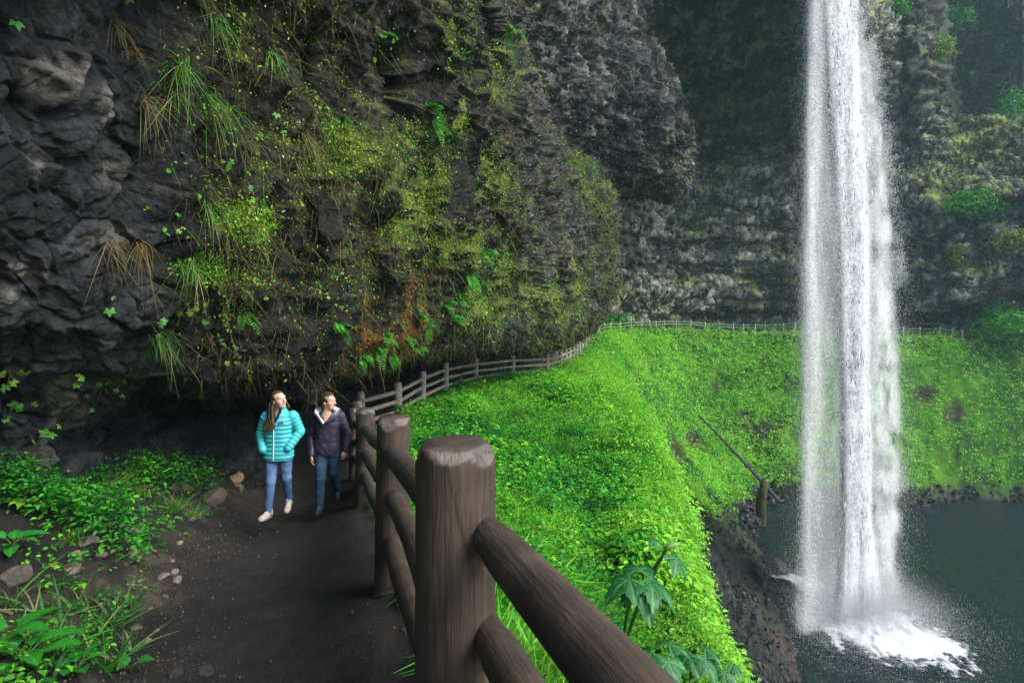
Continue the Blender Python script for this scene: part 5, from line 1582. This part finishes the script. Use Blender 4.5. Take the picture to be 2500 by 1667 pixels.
for k, (px, py, ln, n, lab) in enumerate(TUFTS):
    q = on_ground(px, py)
    V, Q, C = tuft_mesh(900 + k, n if py < 1300 else n // 3, ln * .85, .015 if py > 1300 else .008, GRASSP if py < 1300 else [(.015, .10, .02), (.025, .15, .02), (.04, .20, .025), (.08, .27, .03), (.22, .24, .09)], .5, .5 if py < 1300 else .55)
    o = link("grass_tuft", make_mesh("grass_tuft", V, [Q], C), M_leaf); o.location = q - np.array([0, 0, .01])
    tag(o, lab or "tuft of long thin green grass growing from dirt left of the path", "grass", "grass tufts left of the path")

# --- broad leaved plants in the near left corner
def oval_leaf(size, wid, seed, col, nu=9, nv=9, fold=.25, droop=.35):
    u = np.linspace(0, 1, nu); v = np.linspace(-1, 1, nv)
    U, W_ = np.meshgrid(u, v, indexing='ij')
    half = wid * .5 * np.sin(np.pi * U ** .75) ** .8
    x = U; y = W_ * half; z = fold * np.abs(W_) * half - droop * U ** 2 + .02 * np.sin(U * 22) * np.abs(W_)
    V = np.stack([x, y, z], -1).reshape(-1, 3) * size
    ven = np.maximum(np.exp(-(W_ / .07) ** 2), .5 * (np.sin(U * 24 + np.abs(W_) * 5) > .8))
    C = lerp(np.array(col), np.array(col) * 1.5 + .02, ven.ravel() * .7)
    return V, grid_faces(nu, nv), C
def plant_of(leaf_fn, n, seed, tilt, ring, stem_h, stemc=(.06, .16, .02)):
    r_ = np.random.default_rng(seed); bag = Bag()
    for k in range(n):
        az = k * 2.4 + r_.uniform(-.4, .4); el = r_.uniform(*tilt)
        V, Q, C = leaf_fn(k, r_)
        R = np.array(Matrix.Rotation(az, 3, 'Z') @ Matrix.Rotation(-el, 3, 'Y'))
        h = stem_h * r_.uniform(.5, 1)
        o = np.array([math.cos(az) * ring, math.sin(az) * ring, h])
        bag.add(V @ R.T + o, Q, c=C * r_.uniform(.8, 1.2))
        V, Q, T = tube(np.array([[0, 0, -.02], o * np.array([.4, .4, .7]), o]), [.005, .004, .003], 6)
        bag.add(V, Q, T, stemc)
    return bag
for k, (px, py, s, n, lab) in enumerate([(55,1540,.17,7,"large glossy broad leaf plant in the bottom left corner"),(175,1555,.11,6,"low scalloped leaf plant beside the corner plant at the bottom edge"),(300,1545,.085,3,"lone round dark green leaf at the edge of the dirt"),
      (30,1270,.14,7,"broad leaf plant at the left edge above the dark slab"),(60,1175,.12,8,"yellow green leafy plant against the rock at the left edge"),(5,1500,.16,6,"broad leaf plant cut by the left edge near the bottom corner")]):
    q = on_ground(px, py)
    bag = plant_of(lambda i, r_: oval_leaf(s * r_.uniform(.75, 1.15), .62 if s > .1 else .8, i, (.022, .19, .018) if k != 4 else (.12, .26, .03)), n, 40 + k, (.1, .7), s * .35, s * .7)
    o = link("broad_leaf_plant", bag.mesh("broad_leaf_plant"), M_leafbig); o.location = q
    tag(o, lab, "plant")

# --- tall plants with big lobed leaves beyond the near rail
def lobed_leaf(size, col, seed, lobes=5, droop=.45):
    na_, nr_ = 61, 7
    a = np.linspace(-2.55, 2.55, na_)
    la = np.linspace(-2.2, 2.2, lobes)
    r = np.zeros(na_)
    for c, l in zip(la, np.interp(np.abs(la), [0, 1.1, 2.2], [1.0, .88, .62])):
        r = np.maximum(r, l * (1 - np.abs(a - c) / .74).clip(0, 1) ** .5)
    r = np.maximum(r, .60) * (1 + .05 * np.sign(np.sin(a * 26)))
    rr = np.linspace(0, 1, nr_)
    A, Rr = np.meshgrid(a, rr); RR = Rr * r
    x = RR * np.cos(A); y = RR * np.sin(A)
    dlobe = np.min(np.abs(A[..., None] - la), -1)
    z = -droop * RR ** 2 + .10 * np.minimum(dlobe * 2, .6) * Rr + .02 * np.sin(RR * 30)
    ven = np.exp(-(dlobe * np.maximum(RR, .08) / .02) ** 2)
    ven = np.maximum(ven, .55 * (np.abs(np.sin(RR * 20 - dlobe * 7)) < .16))
    C = lerp(np.array(col) * .9, np.array((.14, .36, .12)), (ven * .8).ravel())
    return np.stack([x, y, z], -1).reshape(-1, 3) * size, grid_faces(nr_, na_), C
def big_plant(base, stems, label, name="lobed_leaf_plant"):
    """stems: list of (tip px,py,depth, leaf size, facing az, tilt)"""
    t = thing(name, label, "plant", base)
    b0 = np.array(base)
    for i, (px, py, d, s, leafs) in enumerate(stems):
        tip = P(px, py, d) - b0
        mid = tip * .5 + np.array([-.04, 0, .05])
        tt = np.linspace(0, 1, 12)[:, None]
        pth = 2 * tt * (1 - tt) * mid + tt ** 2 * tip
        V, Q, T = tube(pth, np.linspace(.013, .008, 12), 8); bag = Bag(); bag.add(V, Q, T, (.05, .16, .03))
        V, Q, T = tube(pth[-4:-1], [.010, .017, .010], 8); bag.add(V, Q, T, (.10, .26, .05))
        link("stem", bag.mesh("stem"), M_leafbig, t)
        for k, (az, el, sc_) in enumerate(leafs):
            V, Q, C = lobed_leaf(s * sc_, (.014, .135, .028), i * 7 + k, 5, .5)
            R = np.array(Matrix.Rotation(az, 3, 'Z') @ Matrix.Rotation(-el, 3, 'Y'))
            o = link("leaf", make_mesh("leaf", V @ R.T, [Q], C), M_leafbig, t)
            o.location = tip + (R @ np.array([.06, 0, 0]))
    return t
b1 = on_ground(1432, 1500, 2.2)
t1 = big_plant(b1, [(1468, 1322, 2.95, .165, [(rad(-155), -.10, 1.0), (rad(-85), -.45, 1.0), (rad(-25), -.35, 1.0), (rad(80), .1, .8)]), (1530, 1262, 3.05, .115, [(rad(-30), -.6, 1.0), (rad(150), .5, .6)])],
               "tall plant with big dark lobed leaves and a pale bud just beyond the near rail")
bag = Bag(); pth = P(1530, 1262, 3.05) - b1 + np.array([[-.01, 0, .0], [.012, 0, .018], [.045, 0, .026], [.075, 0, .034]])
V, Q, T = tube(pth, [.010, .019, .016, .005], 10); bag.add(V, Q, T, (.19, .36, .08)); link("bud", bag.mesh("bud"), M_leafbig, t1)
b2 = on_ground(1590, 1568, 2.4)
big_plant(b2, [(1600, 1490, 3.2, .13, [(rad(-150), -.3, 1), (rad(-60), -.5, 1), (rad(20), -.2, .9)]), (1660, 1520, 3.4, .10, [(rad(-100), -.5, 1), (rad(0), -.3, 1)])], "low lobed leaf plant at the bottom edge above the bright green slope", "lobed_leaf_plant")
b3 = on_ground(1500, 1560, 2.2)
big_plant(b3, [(1520, 1490, 2.9, .13, [(rad(-170), -.2, 1), (rad(-70), -.5, 1), (rad(40), .0, .9)])], "lobed leaf plant rising right behind the lower end of the near rail", "lobed_leaf_plant")

# --- dead pole and broken trunk at the water's edge
M_dead = tint_mat("dead_wood", .8, .25, bump=.7, bscale=10, var=.4, vscale=6)
a_, b_ = P(1792, 1153, 55.2), P(1604, 953, 62.0)
tt = np.linspace(0, 1, 16)[:, None]
V, Q, T = tube(a_ + (b_ - a_) * tt + np.array([0, 0, .18]) * np.sin(tt * 3.1), np.linspace(.20, .09, 16), 10)
bag = Bag(); bag.add(V, Q, T, (.055, .058, .056)); 
for f_, l_ in ((.35, .7), (.55, -.5), (.72, .6)):
    c = a_ + (b_ - a_) * f_
    V, Q, T = tube(np.stack([c, c + np.array([.15, 0, l_ * .8])]), [.06, .02], 6); bag.add(V, Q, T, (.05, .05, .048))
tag(link("fallen_log", bag.mesh("fallen_log"), M_dead), "long bare grey log leaning down the green bank into the pool", "log")
s0 = P(1745, 1205, 50.8); s0[2] = min(s0[2], -19.5)
tt = np.linspace(0, 1, 20)
pth = s0 + np.stack([.35 * tt + .05 * np.sin(tt * 9), 0 * tt, 4.5 * tt - .4], 1)
V, Q, T = tube(pth, np.interp(tt, [0, .12, .5, .9, 1], [.62, .45, .42, .34, .16]), 14)
V = V + (fbm(V, .5, 4, 5) * .12)[:, None] * np.array([1, 1, .3])
bag = Bag(); bag.add(V, Q, T, lerp((.038, .028, .018), (.06, .07, .02), sstep(-.2, .4, fbm(V, .8, 3, 6))))
tag(link("broken_trunk", bag.mesh("broken_trunk"), M_dead), "broken upright brown tree trunk standing among rocks at the pool edge", "trunk")
for k, (px, py, d, s, lab) in enumerate([(1722,1205,50.5,1.3,"dark wet boulder at the foot of the broken trunk"),(1835,1405,37.2,1.5,"dark wet rock at the water beside the foam"),(1800,1350,39.5,1.4,"long dark rock along the shore left of the waterfall foot"),(1770,1290,43,1.2,"wet boulder on the shore above the long dark rock"),(1700,1190,52,1.0,"small dark boulder on the gravel left of the broken trunk")]):
    v, f = stone(200 + k, s, .6)
    q = P(px, py, d); q[2] = max(ground_z(q[0], q[1]), POOL_Z) + .1
    o = link("boulder", make_mesh("boulder", v, [f], np.tile((.03, .032, .033), (len(v), 1)), smooth=False), M_shore); o.location = q; o.rotation_euler = (0, 0, -.7)
    tag(o, lab, "boulder")

# --- ferns, hanging grass and leafy sprigs on the near wall
def fern_mesh(seed, n, ln, pal, droop=.5, out=None):
    r_ = np.random.default_rng(seed); bag = Bag()
    out = np.array([0, -1, .3]) if out is None else out
    for k in range(n):
        d0 = unit(out + r_.normal(0, .55, 3)); L_ = ln * r_.uniform(.6, 1.1)
        m_ = 13; t = np.linspace(0.08, 1, m_)
        mid = d0[None] * (L_ * t)[:, None] + np.array([0, 0, -1])[None] * (L_ * droop * t ** 2)[:, None]
        tg = unit(np.gradient(mid, axis=0)); sd_ = unit(np.cross(tg, np.array([0, 0, 1.0]) + r_.normal(0, .2, 3)))
        V, Q, T = tube(np.concatenate([np.zeros((1, 3)), mid]), np.linspace(.006, .002, m_ + 1) * ln / .4, 4); bag.add(V, Q, T, pal[0])
        w_ = L_ * .26 * np.sin(np.pi * np.clip(t * .92 + .06, 0, 1)) ** .8
        for sg_ in (-1, 1):
            V, Q, kk = leaves(mid, unit(np.cross(tg, sd_) * sg_ + r_.normal(0, .15, (m_, 3))), sd_ * sg_ + tg * .35, w_, .34, .05, .15)
            bag.add(V, Q, c=np.repeat(pick(pal, m_, .15), kk, 0))
    return bag
FERNP = [(.03, .20, .02), (.05, .28, .02), (.09, .36, .025)]
FERNS = [(560,712,.30,"bright fern with long arching fronds on the rock above the walkers"),(870,800,.34,None),(900,812,.34,None),(930,775,.36,None),(890,770,.32,None),(955,800,.34,None),(835,815,.30,None),(990,745,.40,None),(1020,700,.42,None),(1055,660,.42,None),(1080,625,.46,None),(1100,590,.46,None),(1035,735,.42,None),(965,730,.36,None),(780,745,.3,None),
 (985,250,.40,"dark green fern cluster in the mossy hollow high on the wall"),(1000,285,.42,"drooping fern right under the high hollow fern"),(1075,640,.44,None),(1120,575,.48,None),(800,275,.24,None),(880,85,.3,None),(1170,60,.5,None)]
for k, (px, py, ln, lab) in enumerate(FERNS):
    p_, n_ = on_wall(px, py)
    bag = fern_mesh(300 + k, 6 if lab else 5, ln * np.interp(p_[1], [6, 10, 25], [.75, 1.1, 1.8]), FERNP, .6, n_ + np.array([.25, -.2, .1]))
    o = link("fern", bag.mesh("fern"), M_leaf); o.location = p_
    tag(o, lab or "bright green fern drooping from the mossy rock wall near the lip of the overhang" if py > 500 else (lab or "small fern growing high up on the shaded mossy rock wall"), "fern", "ferns on the rock wall")
DRYP = [(.20, .14, .07), (.26, .19, .08), (.14, .12, .05), (.16, .20, .05)]
HANG = [(420,150,.5,"long green grass hanging from the upper rock wall",0),(470,215,.55,"thick spray of green grass in the middle of the upper rock wall",0),(395,220,.5,None,0),(330,230,.5,"straw coloured dry stems hanging at the left of the grass spray",1),(520,260,.5,None,0),(250,560,.42,"dry brown grass tuft on the grey rock ledge",1),(320,560,.40,"half dry grass tuft beside the brown one on the ledge",1),
 (440,600,.42,"fine green grass fringe hanging under the mossy patch",0),(480,470,.40,None,0),(365,770,.40,"feathery pale green fringe hanging low on the rock wall",0),(700,310,.42,"golden moss grass drooping from a bump of the wall",1),(270,60,.4,None,1),(620,120,.4,None,0),(500,50,.45,None,0),(560,330,.4,None,1),(300,130,.45,None,1)]
for k, (px, py, ln, lab, dry) in enumerate(HANG):
    p_, n_ = on_wall(px, py)
    r_ = np.random.default_rng(500 + k); n = 60 if lab else 36
    L_ = ln * .8 * p_[1] / 5.6
    pos = r_.normal(0, .07, (n, 3)) * L_ * 1.4
    V, Q, kk = blades(pos, unit(n_ * .8 + r_.normal(0, .5, (n, 3)) + np.array([.15, 0, .1])), np.tile([0, 0, -.9], (n, 1)) + r_.normal(0, .2, (n, 3)), L_ * r_.uniform(.4, 1.1, n), .0045 * p_[1] / 4.5 * r_.uniform(.6, 1.3, n), 5)
    C = np.repeat(pick(DRYP if dry else GRASSP, n, .2), kk, 0)
    o = link("hanging_grass", make_mesh("hanging_grass", V, [Q], C), M_leaf); o.location = p_ + n_ * .02
    tag(o, lab or ("dry stems hanging on the upper left rock wall" if dry else "thin green grass hanging on the upper left rock wall"), "grass", "grass hanging on the rock wall")
SPRIGS = [(25,860,.085,5,"green lobed leaf sprig with a pink bud at the left edge of the rock"),(40,930,.07,6,"trailing sprig of yellow green leaves low at the left edge"),(70,985,.07,7,"cluster of yellowing leaves hanging at the lower left rock"),(168,862,.075,4,"three large bright leaves sticking out of the dark rock"),(240,880,.05,14,"leafy green tuft beside the three bright leaves"),(285,15,.08,2,"single long yellow green leaf near the top left"),(20,45,.09,2,"pair of leaves at the top left corner"),
 (545,425,.05,14,"patch of round green leaves in the middle of the mossy wall"),(605,330,.05,12,"small leafy plant on the upper mossy wall"),(265,710,.07,2,"pale lobed leaf on the dark rock low left"),(470,690,.045,8,"string of small bright leaves low on the wall"),(420,725,.045,8,None),(540,800,.04,9,None),(500,775,.04,9,None),(350,745,.05,4,None),(515,570,.045,8,None),(660,700,.05,8,None),(410,520,.05,4,None)]
for k, (px, py, s, n, lab) in enumerate(SPRIGS):
    p_, n_ = on_wall(px, py)
    r_ = np.random.default_rng(700 + k); bag = Bag()
    s = s * p_[1] / 4.6
    q = r_.normal(0, 1, (n, 3)) * s * .9 * np.sqrt(n / 4) * np.array([1, .5, 1]) + n_ * s * 1.0
    for i in range(n):
        V, Q, C = lobed_leaf(s * r_.uniform(.5, .85), (.05, .26, .02) if r_.random() < .6 else (.17, .33, .03), i, 5, .3)
        Rm = np.array(Vector(unit(n_ * .9 + r_.normal(0, .4, 3) + np.array([0, 0, .5]))).to_track_quat('Z', 'Y').to_matrix())
        bag.add(V @ np.array(Matrix.Rotation(r_.uniform(0, 6), 3, 'Z')).T @ Rm.T + q[i], Q, c=C)
        V, Q, T = tube(np.stack([n_ * -.02, q[i] * .6 + np.array([0, 0, -.2 * s]), q[i]]), [.003, .0025, .002], 5); bag.add(V, Q, T, (.16, .12, .06))
    o = link("leafy_sprig", bag.mesh("leafy_sprig"), M_leafbig); o.location = p_
    tag(o, lab or "small sprig of bright leaves on the lower rock wall", "plant", "leafy sprigs on the rock wall")

# --- bushes by the far fence, hanging shrubs by the fall, trees above the right-hand cliff
def bush_mesh(seed, rx, ry, rz, n, ls, pal):
    r_ = np.random.default_rng(seed)
    u = unit(r_.normal(size=(n, 3))) * (r_.random((n, 1)) ** .4)
    k_ = 1 + .95 * fbm(u * 2 + seed, .55, 3, seed)[:, None]
    p_ = u * k_ * np.array([rx, ry, rz])
    V, Q, kk = leaves(p_, unit(u + np.array([0, 0, .6]) + r_.normal(0, .5, (n, 3))), u + r_.normal(0, .6, (n, 3)), ls * r_.uniform(.6, 1.3, n), .7)
    return V, Q, np.repeat(pick(pal, n, .22, np.clip(.45 + .35 * fbm(p_, rx * .5, 3, seed) + r_.normal(0, .16, n), 0, .999)), kk, 0)
BUSH = [(1345,757,60,1.5,1.9,"leafy green bush filling the corner where the path turns behind the wall"),(1385,745,68,1.6,1.6,"green bush right of the corner bush behind the far fence"),(1425,742,73,1.4,1.2,"low bush at the end of the row behind the far fence"),(2325,748,66,3.4,2.2,"rounded green thicket on the far right bank under the cliff")]
for k, (px, py, d, r_, h, lab) in enumerate(BUSH):
    q = P(px, py, d)
    V, Q, C = bush_mesh(60 + k, r_, r_, h, 900 if k < 3 else 2200, .30, GREENS[1:5])
    o = link("bush", make_mesh("bush", V, [Q], C), M_leaf); o.location = q
    tag(o, lab, "bush")
HB_ = [(1836,25,1.1,2.6,"bright green plants hanging from the cave roof left of the waterfall"),(2060,15,2.2,1.4,"green shrub on the cliff top right of the waterfall"),(2150,110,2.6,2.0,"light green shrub spilling over the right cliff edge"),(2190,45,3.2,2.2,"bright green bush high on the right cliff"),(2210,170,3.0,2.2,"dark green bush on the shaded right cliff"),
 (2250,470,4.2,1.7,"bright green shrubs on the ledge of the right cliff"),(2190,590,1.2,2.4,"green grassy streak hanging on the lower right cliff"),(2330,560,3.0,1.6,"mossy shrub on the ledge at the right edge"),(2340,250,3.2,3.0,"bright leaves of a shrub at the right edge below the firs")]
for k, (px, py, r_, h, lab) in enumerate(HB_):
    p_, n_ = on_wall(px, py, "C")
    V, Q, C = bush_mesh(80 + k, r_, 1.2, h, int(900 * r_), .30, GREENS[1:5] if k not in (2, 6, 7) else [(.05, .10, .02), (.10, .20, .025), (.17, .30, .03), (.22, .36, .04)])
    o = link("shrub", make_mesh("shrub", V, [Q], C), M_leaf); o.location = p_ + n_ * .4 + (np.array([0, -5, -.6]) if k == 0 else 0)
    tag(o, lab, "shrub")
def conifer(px, d, zb, h, seed, lab):
    r_ = np.random.default_rng(seed)
    base = P(px, 0, d); base[2] = zb
    t = thing("fir_tree", lab, "tree", base, "dark firs above the right cliff")
    V, Q, T = tube(np.stack([[0, 0, -2], [0.1, 0, h * .5], [0, 0, h]]), [.45, .32, .04], 8); bag = Bag(); bag.add(V, Q, T, (.035, .030, .027)); link("trunk", bag.mesh("trunk"), M_dead, t)
    bag = Bag()
    for k in range(62):
        f_ = r_.uniform(.10, 1); z = h * f_
        az = r_.uniform(0, 6.28); L_ = (h * .22) * (1.05 - f_) * r_.uniform(.6, 1.2) + .5
        m_ = 26; tt = r_.uniform(.1, 1, m_)
        dr = np.array([math.cos(az), math.sin(az), 0])
        pp = dr[None] * (L_ * tt)[:, None] + np.array([0, 0, 1])[None] * (z - .32 * L_ * tt ** 1.6)[:, None] + r_.normal(0, .14, (m_, 3))
        V, Q, kk = leaves(pp, unit(np.array([0, 0, 1.0]) + r_.normal(0, .35, (m_, 3))), dr + r_.normal(0, .5, (m_, 3)) - np.array([0, 0, .35]), r_.uniform(.5, 1.1, m_), .45)
        bag.add(V, Q, c=np.repeat(pick([(.012, .035, .014), (.02, .055, .018), (.03, .085, .022)], m_, .25), kk, 0))
        V, Q, T = tube(np.stack([[0, 0, z], dr * L_ * .9 + np.array([0, 0, z - .28 * L_])]), [.05, .015], 4); bag.add(V, Q, T, (.03, .027, .024))
    link("crown", bag.mesh("crown"), M_leaf, t)
for k, (px, d, zb, h, lab) in enumerate([(2188,93,27,30,"leftmost dark fir rising just behind the right cliff edge"),(2222,99,29,34,"second dark fir from the left behind the right cliff"),(2252,94,27,30,"third dark fir from the left behind the right cliff"),
    (2282,101,30,36,"fourth fir from the left with long drooping boughs"),(2312,93,27,32,"second fir from the right edge behind the right cliff"),(2345,90,26,32,"fir cut by the right edge of the view"),(2205,108,36,34,"hazy fir farthest behind at the left of the group"),(2265,112,38,34,"hazy fir farthest behind in the middle of the group"),(2330,110,38,34,"hazy fir farthest behind at the right of the group")]):
    conifer(px, d, zb, h, 20 + k, lab)
# ------------------------------------------------------------------ thin teal volume added to lift the far dark tones
bpy.ops.mesh.primitive_cube_add(size=1)
hz = bpy.context.object; hz.name = "lift_haze"; hz.data.name = "lift_haze"
hz.location = (25, 53, 20); hz.scale = (230, 124, 96)
m = bpy.data.materials.new("lift_haze"); m.use_nodes = True
nt = m.node_tree; nt.nodes.clear()
out = nt.nodes.new("ShaderNodeOutputMaterial")
pv = nt.nodes.new("ShaderNodeVolumePrincipled")
pv.inputs["Color"].default_value = (.55, .90, 1.0, 1); pv.inputs["Density"].default_value = 0.0006; pv.inputs["Anisotropy"].default_value = .2
nt.links.new(pv.outputs[0], out.inputs["Volume"])
hz.data.materials.append(m); hz["kind"] = "stuff"
